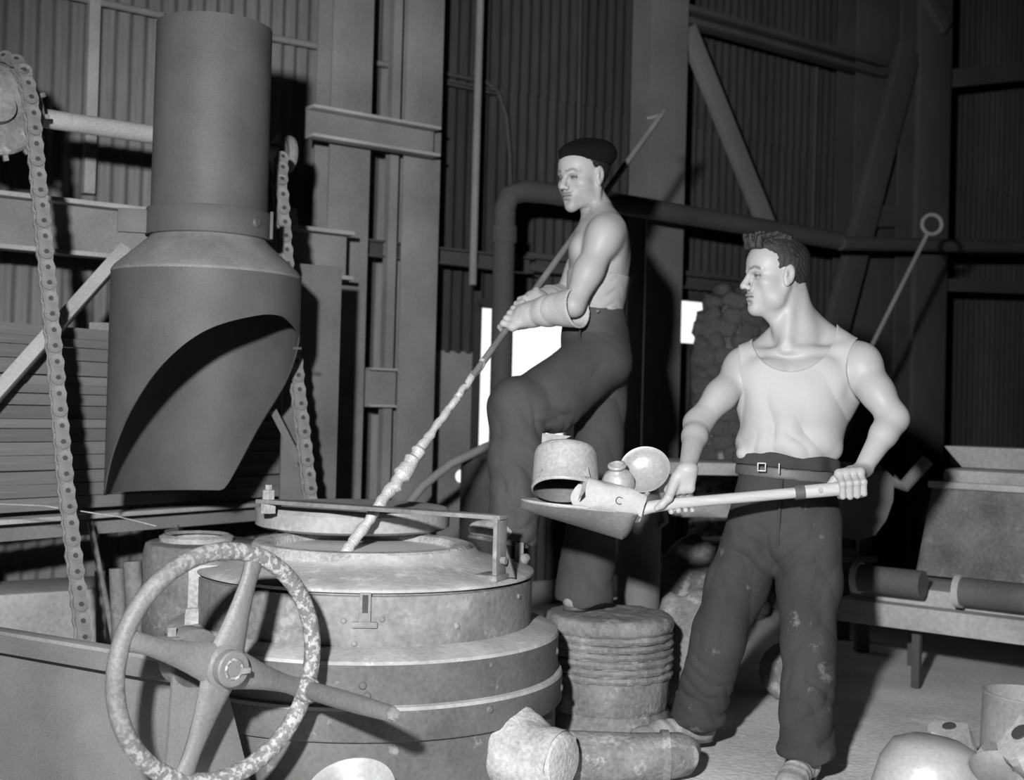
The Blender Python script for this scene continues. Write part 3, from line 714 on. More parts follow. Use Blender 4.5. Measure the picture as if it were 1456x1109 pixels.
def cyl_on(pxa, pxb, py, name, label):
    a = P(pxa, py, 5.42 if pxa < 1320 else 5.16); L = (pxb-pxa)/1800*5.3/abs(bx.x)*.98
    a2 = a+bx*L
    t = thing(name, label, 'mould', a, 'dark round moulds on the casting bench')
    MB().tube([a, a2], .058, 20).build('mould_body', 'mould', t, smooth=True)
    MB().tube([a-bx*.006, a+bx*.02], .068, 20).build('mould_collar', 'bench', t, smooth=True)
    return t
cyl_on(1218, 1296, 821, 'ingot_mould', 'dark round mould lying on the bench below the curved casting')
cyl_on(1362, 1452, 840, 'ingot_mould', 'dark round mould lying on the bench below the stained bin')
bi = thing('stained_bin', 'big stained sheet iron bin standing on the bench', 'bin', bp_(.95, .62, .45))
MB().prism([bp_(.19, .40, .45), bp_(1.75, .40, .45), bp_(1.75, .40, .86), bp_(.26, .40, .86)], by, .55).build('bin_body', 'bin', bi, bevel=.012)
MB().box(bp_(1.0, .39, .86), (1.50, .03, .03), AXB).build('bin_lip', 'bench', bi, bevel=.006)
MB().box(bp_(1.0, .67, .89), (1.45, .4, .08), AXB).build('bin_load', 'bench', bi, bevel=.03)
tr = thing('pale_trough', 'pale trough resting across the stained bin', 'trough', bp_(.85, .8, .93))
MB().prism([bp_(.32, .60, .932), bp_(1.8, .60, .932), bp_(1.8, .55, 1.03), bp_(.25, .55, 1.03)], by, .3).build('trough_body', 'bench', tr, bevel=.01)
MB().box(bp_(.75, .565, .98), (.16, .02, .11), AXB).build('trough_band', 'bin', tr)
cc = thing('curved_casting', 'grey curved casting resting on the bench beside the stained bin', 'casting', bp_(.2, .6, .45))
poly = [(1196, 672), (1262, 668), (1274, 680), (1272, 712), (1262, 740), (1246, 762), (1222, 770), (1200, 765)]
MB().prism([P(x, y, 5.66) for x, y in poly], (0, 1, 0), .2).build('casting_body', 'plate', cc, bevel=.02)
MB().tube([P(1268, 682, 5.7), P(1285, 692, 5.68), P(1318, 655, 5.7)], .03, 10).build('casting_arm', 'plate', cc, smooth=True)
# table behind the two workers
tt = thing('rough_table', 'rough plank table behind the shovelling worker', 'table', Vector((P(1070, 900, 6.35).x, 6.35, 0)))
ta = P(930, 662, 6.25); tb = P(1225, 664, 6.4)
tb.z = ta.z
MB().beam(ta, tb, .5, .06).build('table_top', 'bench', tt, bevel=.008)
MB().beam(ta-ZX*.20+Vector((0, -.18, 0)), tb-ZX*.20+Vector((0, -.18, 0)), .05, .07).build('rail', 'bench', tt, bevel=.006)
MB().beam(ta-ZX*.42+Vector((0, -.1, 0)), tb-ZX*.42+Vector((0, -.1, 0)), .3, .03).build('shelf', 'plate', tt, bevel=.004)
for f in (.03, .97):
    q = ta+(tb-ta)*f
    for dy in (-.18, .18): MB().box(Vector((q.x, q.y+dy, q.z/2-.02)), (.06, .06, q.z-.03)).build('leg', 'girder_dark', tt)
# rod with a ring top leaning behind the shovelling worker
rr = thing('ring_rod', 'thin iron rod ending in a round ring leaning on the wall', 'rod', P(1150, 660, 6.3))
rt = P(1318, 334, 6.75); rb = Vector((P(1158, 655, 6.38).x, 6.38, ta.z+.04))
MB().tube([rt, rb], .012, 10).build('rod', 'girder_mid', rr, smooth=True)
rc = P(1325, 319, 6.76); b = MB(); vs = []; n1, n2 = 32, 8
for k in range(n1):
    a = 2*math.pi*k/n1; e = Vector((math.cos(a), 0, math.sin(a)))
    for j in range(n2):
        t = 2*math.pi*j/n2; vs.append(rc+e*(.052+.011*math.cos(t))+Vector((0, 1, 0))*.011*math.sin(t))
b.add(vs, [(k*n2+j, ((k+1) % n1)*n2+j, ((k+1) % n1)*n2+(j+1) % n2, k*n2+(j+1) % n2) for k in range(n1) for j in range(n2)])
b.build('ring', 'girder_mid', rr, smooth=True)

# ================================================================== shovel and its load of scrap pans
SH = P(1216, 693, 3.86); SS = P(925, 719, 3.87)                  # grip end, socket
sv = thing('scrap_shovel', 'long-handled steel shovel loaded with scrap pans', 'shovel', SS)
sdir = (SS-SH).normalized()
MB().tube([SH+sdir*.155, SH+sdir*.3, SS-sdir*.16, SS-sdir*.06, SS+ZX*-.004+sdir*.0, P(907, 727, 3.88), P(897, 738, 3.9)], [.0165, .0165, .0165, .018, .019, .018, .014], 18).build('shaft', 'wood', sv, smooth=True)
gp = MB().tube([SH-sdir*.012, SH-sdir*.005, SH+sdir*.06, SH+sdir*.15, SH+sdir*.165], [.012, .019, .021, .0205, .017], 18).build('grip', 'wood', sv, smooth=True)
MB().tube([SH+sdir*.155, SH+sdir*.185], .0215, 18).build('ferrule', 'leather', sv, smooth=True)
for k in (.045, .11): MB().lathe([(0, .004), (.006, .003), (.008, 0)], SH+sdir*k+Vector((0, -.020, .002)), (0, -1, .1), 10).build('rivet', 'mortar', gp, smooth=True)
hl = P(905, 730, 3.90); tipp = P(742, 714, 3.92); bdir = (tipp-hl); BL = bdir.length; bdir.normalize()
sidev = Vector((0, 1, 0)); sidev = (sidev-bdir*sidev.dot(bdir)).normalized(); bup = bdir.cross(sidev); 
if bup.z < 0: bup = -bup
ns_, nw_ = 28, 20
def blade(s, w, th):
    W_ = .29*(1-.15*(1-s))*math.sqrt(max(0.02, 1-max(0, (s-.62)/.40)**2.2))
    dz = -.088*(1-abs(w)**2.2)*(1-.80*s)*(min(1, s/.10)**.5 if s < .1 else 1)
    lipz = .010*abs(w)**3
    return hl+bdir*(s*BL)+sidev*(w*W_/2)+bup*(dz+lipz-th)
vs = []; fs = []
for th in (0, .004):
    for i in range(ns_+1):
        for j in range(nw_+1): vs.append(blade(i/ns_, -1+2*j/nw_, th))
K = (ns_+1)*(nw_+1); idx = lambda i, j, l: l*K+i*(nw_+1)+j
for i in range(ns_):
    for j in range(nw_):
        fs.append((idx(i, j, 0), idx(i+1, j, 0), idx(i+1, j+1, 0), idx(i, j+1, 0)))
        fs.append((idx(i, j, 1), idx(i, j+1, 1), idx(i+1, j+1, 1), idx(i+1, j, 1)))
for i in range(ns_):
    for j in (0, nw_): fs.append((idx(i, j, 0), idx(i+1, j, 0), idx(i+1, j, 1), idx(i, j, 1)))
for j in range(nw_):
    for i in (0, ns_): fs.append((idx(i, j, 0), idx(i, j+1, 0), idx(i, j+1, 1), idx(i, j, 1)))
bl = MB().add(vs, fs).build('blade', 'shovel', sv, smooth=True)
lp_ = [blade(.42+.58*i/14, -1 if blade(.5, -1, 0).y < blade(.5, 1, 0).y else 1, -.002) for i in range(15)]
MB().tube(lp_, [.0015]+[.0042]*13+[.002], 8).build('worn_lip', 'alu', bl, smooth=True)

def dent(o, amp, freq, seed=0):
    rnd = random.Random(seed); ph = [(rnd.uniform(.6, 1.4)*freq, rnd.uniform(0, 6), Vector((rnd.gauss(0, 1), rnd.gauss(0, 1), rnd.gauss(0, 1))).normalized()) for _ in range(5)]
    for v in o.data.vertices:
        w = v.co
        v.co = w+sum((d.orthogonal().normalized()*math.sin(f*w.dot(d)+p) for f, p, d in ph), Vector())*amp
def pot(name, label, c, ax, prof, m, cat, dn=0, fr=20, seed=0, grp=None, inner=None, seg=64):
    """vessel: outer profile list (r, z) plus inner lining part"""
    t = thing(name, label, cat, Vector(c), grp)
    o = MB().lathe(prof, c, ax, seg).build('wall', m, t, smooth=True, ang=60)
    if dn: dent(o, dn, fr, seed)
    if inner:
        o2 = MB().lathe(inner, c, ax, seg).build('inside', 'alu_dark', t, smooth=True, ang=60)  # inner wall takes the darker aluminium
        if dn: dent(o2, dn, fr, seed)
    return t
# upturned saucepan
c = P(803, 697, 3.90); axp = Vector((.03, .42, .90)).normalized()
t = pot('saucepan', 'dented aluminium saucepan lying upside down on the shovel', c, axp,
        [(.100, -.002), (.1045, .0), (.106, .004), (.104, .008), (.101, .06), (.099, .112), (.094, .128), (.085, .136), (.0, .138)], 'alu', 'saucepan', .0012, 30, 2,
        inner=[(.100, -.002), (.098, .06), (.094, .12), (.085, .13), (0, .132)])
MB().prism([P(770, 632, 3.97), P(800, 626, 3.99), P(812, 620, 4.0), P(771, 616, 3.99)], (0, 1, 0), .003).build('torn_flap', 'alu', t)
q = c+axp*.085+Vector((.074, -.066, -.02)); 
MB().lathe([(0, .003), (.02, .002), (.026, -.004)], c+axp*.062+Vector((.066, -.073, 0)).normalized()*.0985, Vector((.66, -.73, .3)), 16).build('scorch_patch', 'alu_dark', t, smooth=True)
# crushed can with an embossed letter C
cc0 = P(869, 712, 3.855)
cx = Vector((.93, .30, -.20)).normalized(); cy = Vector((0, 0, 1)); cy = (cy-cx*cy.dot(cx)).normalized(); cz = cx.cross(cy)
t = thing('crushed_can', 'bright crushed aluminium can stamped with a C on the shovel', 'can', cc0-ZX*.05)
prof = []; n, m = 14, 26; vs = []
for i in range(n):
    s = i/(n-1); 
    for j in range(m):
        a = 2*math.pi*j/m
        r = .060*(1-.08*s)
        x = r*math.cos(a); y = r*math.sin(a)
        y = max(-.050, min(.049-.010*s, y*1.02))+.006*math.sin(2.2*s+.5); x = max(-.054, min(.054, x))
        e = .012*math.sin(3*a+2*s)*s+(.016*math.sin(a*2.0+1) if i == 0 else 0)+(.02 if (i == 0 and .9 < a < 1.8) else 0)
        vs.append(cc0+cx*(-.095+.185*s-(e if i == 0 else e*.4))+cy*(y+.004*math.sin(9*s+2*a))+cz*x)
fs = [(i*m+j, i*m+(j+1) % m, (i+1)*m+(j+1) % m, (i+1)*m+j) for i in range(n-1) for j in range(m)]+[tuple((n-1)*m+j for j in range(m))]
MB().add(vs, fs).build('can_body', 'alu_bright', t, smooth=True, ang=40)
MB().prism([cc0-cx*.098+cy*-.02-cz*.02, cc0-cx*.09+cy*.04+cz*.03, cc0-cx*.10+cy*.085+cz*.0], cx, .002).build('torn_edge', 'alu', t)
cv = bpy.data.curves.new('letter', 'FONT'); cv.body = 'C'; cv.size = .034; cv.extrude = .0004; cv.align_x = 'CENTER'; cv.align_y = 'CENTER'
to = bpy.data.objects.new('letter_tmp', cv); COL.objects.link(to)
dg = bpy.context.evaluated_depsgraph_get(); me = bpy.data.meshes.new_from_object(to.evaluated_get(dg)); bpy.data.objects.remove(to)
fn = -cz if cz.y > 0 else cz
rgt = cx; upv = cy
for v in me.vertices: v.co = cc0+cx*(.0+v.co.x)+cy*(.004+v.co.y)+fn*(.0560+v.co.z)
link('stamped_letter', me, 'alu_dark', t)
# small round pot with a ringed neck
kc = P(879, 688, 3.945); ka = Vector((-.12, -.42, .90)).normalized()
pot('flask', 'small round aluminium flask with a ringed open neck', kc, ka,
    [(0, -.052), (.03, -.048), (.046, -.03), (.052, -.005), (.05, .015), (.04, .034), (.026, .045), (.021, .050), (.021, .056), (.027, .058), (.029, .063), (.027, .068), (.021, .069), (.0185, .064), (.0185, .03)], 'alu_clean', 'flask', .0006, 30, 4)
# oval dish
dc = P(917, 668, 3.96); da = Vector((-.30, -.86, .40)).normalized()
t = pot('shallow_dish', 'bent shallow aluminium dish standing on edge behind the flask', dc, da,
    [(0, -.022), (.05, -.02), (.068, -.006), (.078, .004), (.081, .006), (.081, .0085), (.077, .008), (.066, -.002), (.05, -.015), (0, -.017)], 'alu_clean', 'dish', .0035, 22, 6)
tag(MB().tube([P(903, 702, 3.93), P(914, 705, 3.9), P(922, 700, 3.92), P(912, 710, 3.9)], .006, 8).build('scrap_shred', 'alu', smooth=True), 'small twisted aluminium shred by the shovel socket', 'scrap')

# ================================================================== poker in the melt
pk = thing('stirring_poker', 'long steel stirring poker with metal-crusted tip standing in the melt', 'poker', P(490, 788, 4.05))
k0, k1 = P(488, 790, 4.10), P(945, 157, 5.40)
def pk_at(t): return k0+(k1-k0)*t
MB().tube([pk_at(.30), pk_at(.5), pk_at(.75), pk_at(.985)], [.013, .0125, .0125, .0125], 12).build('rod', 'rod', pk, smooth=True)
MB().tube([pk_at(.975)+Vector((-.05, 0, -.0)), pk_at(.985), pk_at(1.0)+Vector((.0, 0, .0))], [.006, .012, .007], 10).build('rod_end', 'rod', pk, smooth=True)
rs = []; pts = []; rnd = random.Random(3)
for i in range(60):
    t = -.0+.37*i/59; pts.append(pk_at(t)+Vector((rnd.gauss(0, .002), rnd.gauss(0, .002), rnd.gauss(0, .002))))
    base = .013+.011*math.exp(-((t-.155)/.05)**2)+.004*(t < .2)
    if t > .25: base = .0135
    rs.append(base*(1+rnd.uniform(-.18, .22)*(1 if t < .27 else .15)))
MB().tube(pts, rs, 12).build('metal_crust', 'crust', pk, smooth=True)

# ================================================================== scrap on the floor
def fl_pot(px, py, depth, *a, **k): return P(px, py, depth)
c = P(1318, 1142, 3.55); c.z = .0
pot('mixing_bowl', 'large bright upturned aluminium bowl on the floor', Vector((P(1318, 1100, 3.6).x, 3.6, .0)), (.12, .08, .98),
    [(.165, .0), (.172, .004), (.170, .010), (.164, .03), (.160, .10), (.148, .17), (.12, .222), (.07, .245), (0, .25)], 'alu_clean', 'bowl', .004, 14, 9)
pot('cooking_pot', 'tall bright aluminium cooking pot standing behind crumpled scrap', Vector((P(1468, 1010, 3.97).x, 3.97, 0)), (0.05, 0, 1),
    [(0, .0), (.15, .0), (.158, .01), (.160, .285), (.164, .29), (.164, .296), (.158, .296), (.155, .28), (.152, .01), (0, .008)], 'alu_clean', 'pot', .002, 16, 12)
def crumple(name, label, c, r, seed, ax=(0, 0, 1), m='alu_clean', hgt=.12):
    t = thing(name, label, 'scrap', Vector(c), None)
    rnd = random.Random(seed); n, mm = 9, 16; axv = Vector(ax).normalized(); u = axv.orthogonal().normalized(); w = axv.cross(u); vs = []
    for i in range(n):
        s = i/(n-1)
        for j in range(mm):
            a = 2*math.pi*j/mm; R = r*(1+.22*math.sin(2*a+seed+3*s)+.13*math.sin(3*a-2*seed)+rnd.uniform(-.05, .05))*(1-.2*abs(s-.4))
            vs.append(Vector(c)+u*R*math.cos(a)+w*R*math.sin(a)*.8+axv*(hgt*(s-.5)+rnd.uniform(-.006, .006)))
    fs = [(i*mm+j, i*mm+(j+1) % mm, (i+1)*mm+(j+1) % mm, (i+1)*mm+j) for i in range(n-1) for j in range(mm)]
    fs.append(tuple((0)*mm+j for j in range(mm))); fs.append(tuple((n-1)*mm+j for j in range(mm)))
    o = MB().add(vs, fs).build('crumpled_body', m, t, smooth=True, ang=25)
    MB().lathe([(0, .004), (r*.30, .003), (r*.34, -.008)], Vector(c)+axv*(hgt*.5)+u*r*.15, axv, 12).build('dark_hole_disc', 'dark', t)  # dark disc on the closed end paints the shade of a torn hole
    return t
crumple('crumpled_can', 'crumpled bright can with a black hole beside the cooking pot', Vector((P(1414, 1062, 3.64).x, 3.64, .105)), .072, 2.2, (.15, -.22, .95), hgt=.21)
crumple('crumpled_pan', 'crushed bright pan resting on the round tray', P(1468, 1072, 3.25), .08, 5.1, (-.5, -.15, .6), 'alu', hgt=.13)
crumple('crumpled_kettle', 'dull crushed kettle between the upturned bowl and crumpled can', Vector((P(1356, 1062, 3.92).x, 3.92, .105)), .068, 1.4, (-.25, -.2, .9), 'alu', hgt=.21)
pot('round_tray', 'round bright aluminium tray with a rolled rim under the scrap', P(1468, 1098, 3.25)-ZX*.02, (0.05, -.18, .97),
    [(0, -.02), (.13, -.02), (.15, -.005), (.158, .006), (.162, .004), (.158, -.004), (.148, -.016), (.12, -.028), (0, -.028)], 'alu_clean', 'tray', .0015, 18, 3)
pot('scrap_pan', 'pan propping up the round tray', Vector((P(1468, 1109, 3.25).x, 3.25, 0)), (0, 0, 1), [(0, 0), (.12, 0), (.125, .12), (.12, .12), (.115, .01), (0, .01)], 'alu', 'pan', .003, 16, 5)
pot('metal_bowl', 'small bright bowl tipped against the furnace base', P(500, 1138, 3.3), (-.1, -.5, .86),
    [(0, -.05), (.06, -.045), (.10, -.015), (.115, .025), (.119, .027), (.117, .031), (.108, .026), (.09, -.008), (.055, -.035), (0, -.04)], 'alu_clean', 'bowl', .001, 20, 7)
pot('scrap_pot', 'dull pot holding up the small tipped bowl', Vector((P(500, 1109, 3.3).x, 3.3, 0)), (0, 0, 1), [(0, 0), (.08, 0), (.085, .06), (.08, .06), (.075, .01), (0, .01)], 'alu', 'pot', .002, 16, 5)

# ================================================================== sculpting in a distance field, meshed with surface nets
class SDF:
    def __init__(s, lo, hi, h):
        s.lo = np.array(lo, np.float32); s.h = float(h)
        s.n = np.ceil((np.array(hi)-np.array(lo))/h).astype(int)+1
        s.d = np.full(s.n, 0.25, np.float32)
    def reg(s, lo, hi, mg):
        a = np.maximum(np.floor((np.array(lo)-mg-s.lo)/s.h).astype(int), 0); b = np.minimum(np.ceil((np.array(hi)+mg-s.lo)/s.h).astype(int)+1, s.n)
        if np.any(b <= a): return None
        sl = tuple(slice(i, j) for i, j in zip(a, b))
        g = [(s.lo[k]+s.h*np.arange(a[k], b[k])).astype(np.float32).reshape([-1 if q == k else 1 for q in range(3)]) for k in range(3)]
        return sl, g
    def comb(s, sl, x, k, sub):
        d = s.d[sl]
        if sub:
            x = -x
            if k > 0:
                h = np.maximum(k-np.abs(d-x), 0)/k; s.d[sl] = np.maximum(d, x)+h*h*k*.25
            else: s.d[sl] = np.maximum(d, x)
        else:
            if k > 0:
                h = np.maximum(k-np.abs(d-x), 0)/k; s.d[sl] = np.minimum(d, x)-h*h*k*.25
            else: s.d[sl] = np.minimum(d, x)
    def cone(s, a, b, ra, rb, k=.01, sub=False, flat=None, mg=.03):
        """round cone a->b; flat = (unit vector, ratio) squashes the section along the vector"""
        a = np.array(a, np.float32); b = np.array(b, np.float32); R = max(ra, rb)
        rg = s.reg(np.minimum(a, b)-R, np.maximum(a, b)+R, mg+k)
        if rg is None: return
        sl, (X, Y, Z) = rg; ba = b-a; L2 = max(float(ba @ ba), 1e-9)
        x, y, z = X-a[0], Y-a[1], Z-a[2]
        t = np.clip((x*ba[0]+y*ba[1]+z*ba[2])/L2, 0, 1)
        x = x-t*ba[0]; y = y-t*ba[1]; z = z-t*ba[2]; q = x*x+y*y+z*z
        if flat is not None:
            f, rt = flat; f = np.array(f, np.float32); f = f/np.linalg.norm(f); w = x*f[0]+y*f[1]+z*f[2]; q = q+w*w*(1/rt**2-1)
        s.comb(sl, np.sqrt(q)-(ra+t*(rb-ra)), k, sub)
    def ell(s, c, r, ax=None, k=.01, sub=False, mg=.03):
        c = np.array(c, np.float32); R = max(r); ax = ax or (Vector((1, 0, 0)), Vector((0, 1, 0)), Vector((0, 0, 1)))
        rg = s.reg(c-R, c+R, mg+k)
        if rg is None: return
        sl, (X, Y, Z) = rg; x, y, z = X-c[0], Y-c[1], Z-c[2]
        k0 = 0; k1 = 0
        for i in range(3):
            w = x*ax[i][0]+y*ax[i][1]+z*ax[i][2]; k0 = k0+(w/r[i])**2; k1 = k1+(w/r[i]**2)**2
        k0 = np.sqrt(k0); s.comb(sl, k0*(k0-1)/np.maximum(np.sqrt(k1), 1e-6), k, sub)
    def path(s, pts, rs, k=.012, **kw):
        for i in range(len(pts)-1): s.cone(pts[i], pts[i+1], rs[i], rs[i+1], k, **kw)
    def grids(s):
        return [(s.lo[k]+s.h*np.arange(s.n[k])).astype(np.float32).reshape([-1 if q == k else 1 for q in range(3)]) for k in range(3)]
    def mesh(s, name):
        d = s.d; d[0] = d[-1] = .1; d[:, 0] = d[:, -1] = .1; d[:, :, 0] = d[:, :, -1] = .1
        n = d.shape; neg = d < 0; st = np.array([n[1]*n[2], n[2], 1]); flat = d.ravel()
        ids = []; pos = []; quads = []
        for ax in range(3):
            sa = [slice(None)]*3; sb = [slice(None)]*3; sa[ax] = slice(0, -1); sb[ax] = slice(1, None)
            ii = np.argwhere(neg[tuple(sa)] != neg[tuple(sb)])
            l = ii @ st; d0 = flat[l]; d1 = flat[l+st[ax]]; t = d0/(d0-d1)
            p = ii.astype(np.float64); p[:, ax] += t
            o1, o2 = (ax+1) % 3, (ax+2) % 3
            cs = [l, l-st[o1], l-st[o1]-st[o2], l-st[o2]]
            for c in cs: ids.append(c); pos.append(p)
            q = np.stack(cs, 1); flip = d0 < 0
            q[~flip] = q[~flip][:, ::-1]; quads.append(q)
        ids = np.concatenate(ids); pos = np.concatenate(pos); quads = np.concatenate(quads)
        uq, inv = np.unique(ids, return_inverse=True); cnt = np.bincount(inv)
        v = np.stack([np.bincount(inv, pos[:, k])/cnt for k in range(3)], 1)
        v = v*s.h+s.lo
        f = np.searchsorted(uq, quads)
        me = bpy.data.meshes.new(name)
        me.vertices.add(len(v)); me.vertices.foreach_set('co', v.astype(np.float32).ravel())
        me.loops.add(f.size); me.loops.foreach_set('vertex_index', f.astype(np.int32).ravel())
        me.polygons.add(len(f)); me.polygons.foreach_set('loop_start', np.arange(0, f.size, 4, dtype=np.int32))
        try: me.polygons.foreach_set('loop_total', np.full(len(f), 4, np.int32))
        except Exception: pass
        me.polygons.foreach_set('use_smooth', np.ones(len(f), bool))
        me.update(calc_edges=True); me.validate()
        return me, v
def tone_attr(me, vals):
    a = me.attributes.new('tone', 'FLOAT', 'POINT'); a.data.foreach_set('value', np.asarray(vals, np.float32))
def relax(me, it=1, f=.5):
    bm = bmesh.new(); bm.from_mesh(me)
    for _ in range(it): bmesh.ops.smooth_vert(bm, verts=bm.verts, factor=f, use_axis_x=True, use_axis_y=True, use_axis_z=True)
    bm.to_mesh(me); bm.free()

class Head:
    def __init__(s, O, fwd, up, sc):
        s.O = Vector(O); s.f = Vector(fwd).normalized(); u = Vector(up); s.u = (u-s.f*u.dot(s.f)).normalized(); s.l = s.u.cross(s.f); s.sc = sc
    def p(s, x, y, z): return s.O+(s.l*x+s.f*y+s.u*z)*s.sc
    def ax(s): return (s.l, s.f, s.u)
    def loc(s, v):                               # world (n,3) -> local
        q = (v-np.array(s.O))/s.sc
        return q @ np.array(s.l), q @ np.array(s.f), q @ np.array(s.u)
    def sculpt(s, F, skull=True):
        A = s.ax(); k = s.sc
        def E(c, r, kk=.01, sub=False, ax=None): F.ell(s.p(*c), [q*k for q in r], ax or A, kk, sub)
        def C(a, b, ra, rb, kk=.01, sub=False, **kw): F.cone(s.p(*a), s.p(*b), ra*k, rb*k, kk, sub, **kw)
        E((0, -.014, .034), (.076, .098, .088), .0)
        E((0, .036, .036), (.060, .052, .058), .03)              # forehead
        E((0, .034, -.035), (.056, .050, .070), .03)             # face
        for q in (-1, 1):
            C((q*.058, -.002, -.040), (q*.050, .02, -.080), .012, .012, .035)     # jaw angle
            C((q*.050, .02, -.080), (0, .070, -.102), .015, .017, .02)
            E((q*.047, .050, -.026), (.020, .026, .018), .022)                    # cheekbone
            C((q*.045, .070, .018), (q*.012, .086, .013), .008, .009, .012)       # brow ridge
        for q in (-1, 1): E((q*.043, .028, -.060), (.018, .034, .030), .03)       # lower cheek
        E((0, .074, -.103), (.021, .016, .016), .016)            # chin
        E((0, .072, -.066), (.032, .024, .030), .02)             # muzzle
        for q in (-1, 1):
            E((q*.031, .092, -.003), (.017, .017, .0105), .010, True)             # eye socket
            E((q*.030, .0705, -.003), (.0135, .0135, .0125), .003)                # lids over the ball
            C((q*.018, .083, -.0010), (q*.042, .073, -.0035), .0022, .0022, .003, True)   # lid slit
        C((0, .084, .010), (0, .108, -.030), .0085, .0115, .010)                  # nose
        E((0, .109, -.034), (.0125, .011, .0105), .006)
        for q in (-1, 1):
            E((q*.0125, .099, -.038), (.0085, .011, .0085), .005)
            E((q*.0065, .107, -.0455), (.0042, .006, .004), .003, True)           # nostril
        E((0, .1015, -.051), (.0035, .006, .006), .005, True)                     # philtrum
        E((0, .0915, -.0605), (.0235, .0095, .0058), .004)                        # lips
        E((0, .0895, -.0735), (.0200, .0100, .0068), .004)
        C((-.023, .090, -.0670), (0, .1015, -.0665), .0016, .0022, .002, True); C((.023, .090, -.0670), (0, .1015, -.0665), .0016, .0022, .002, True)
        E((0, .098, -.0865), (.018, .011, .0060), .009, True)
        for q in (-1, 1):                                                          # ear
            ea = (s.l, (s.f+s.u*.25).normalized(), (s.u-s.f*.25).normalized())
            F.ell(s.p(q*.079, -.006, -.004), [.0085*k, .0195*k, .033*k], ea, .006)
            F.ell(s.p(q*.089, -.003, .000), [.0065*k, .0125*k, .021*k], ea, .004, True)
            F.ell(s.p(q*.080, .003, -.030), [.006*k, .009*k, .010*k], ea, .005)
            F.ell(s.p(q*.083, .005, -.003), [.005*k, .0045*k, .009*k], ea, .004)
    def tone(s, v, t, brow=.45, stub=.9):
        x, y, z = s.loc(v); ax_ = np.abs(x)
        near = (np.abs(z) < .14) & (y > 0) & (ax_ < .09)
        bz = .020+.006*np.clip((ax_-.012)/.02, 0, 1)-.010*np.clip((ax_-.034)/.02, 0, 1)
        b = near & (ax_ > .011) & (ax_ < .052) & (np.abs(z-bz) < .0048) & (y > .05); t[b] *= brow
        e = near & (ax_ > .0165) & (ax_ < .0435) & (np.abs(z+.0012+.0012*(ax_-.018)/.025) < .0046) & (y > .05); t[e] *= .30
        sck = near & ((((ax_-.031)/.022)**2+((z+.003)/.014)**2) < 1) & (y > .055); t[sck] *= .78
        m = near & (ax_ < .024) & (((z+.0605)/.0062)**2 < 1) & (y > .08); t[m] *= .74
        m = near & (ax_ < .020) & (((z+.0735)/.0072)**2 < 1) & (y > .08); t[m] *= .82
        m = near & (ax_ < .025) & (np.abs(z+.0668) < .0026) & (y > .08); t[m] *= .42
        m = near & (z < -.05) & (y > .02); t[m] *= stub
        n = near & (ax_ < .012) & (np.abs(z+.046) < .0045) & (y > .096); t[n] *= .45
        return t

def grip(F, c, s, p, q, wrist, rs, sc=1.0, kf=.0035, thumb=True, spread=1.0):
    c, s, p, q, wrist = map(Vector, (c, s, p, q, wrist)); rad = math.radians
    R = rs+.0085*sc; Ks = []
    for off, rf, lim in ((.033, .0100, 222), (.0112, .0104, 232), (-.0108, .0100, 228), (-.0315, .0090, 214)):
        o = c+s*(off*sc*spread)
        pts = [o+(p*math.cos(rad(a))+q*math.sin(rad(a)))*(R+ex*sc) for a, ex in ((12, .016), (72, .007), (lim*.64, .002), (lim, 0))]
        Ks.append(pts[0])
        F.path(pts, [rf*1.12*sc, rf*1.05*sc, rf*.98*sc, rf*.90*sc], kf)
        F.ell(pts[1], [rf*1.18*sc]*3, None, .004)
    for i, K in enumerate(Ks):
        w = wrist+s*((.5-i/3)*.030*sc)
        F.cone(K, w, .0135*sc, .019*sc, .010)
    F.cone(Ks[0], Ks[3], .0125*sc, .0115*sc, .010)
    if thumb:
        t0 = wrist+(Ks[0]-wrist)*.35+s*.012*sc
        t1 = c+s*.040*sc+(p*math.cos(rad(-42))+q*math.sin(rad(-42)))*(R+.012*sc)
        t2 = c+s*.062*sc+(p*math.cos(rad(-72))+q*math.sin(rad(-72)))*(R+.004*sc)
        t3 = c+s*.078*sc+(p*math.cos(rad(-92))+q*math.sin(rad(-92)))*(R+.001*sc)
        F.path([t0, t1, t2, t3], [.0175*sc, .0132*sc, .0115*sc, .0088*sc], .006)

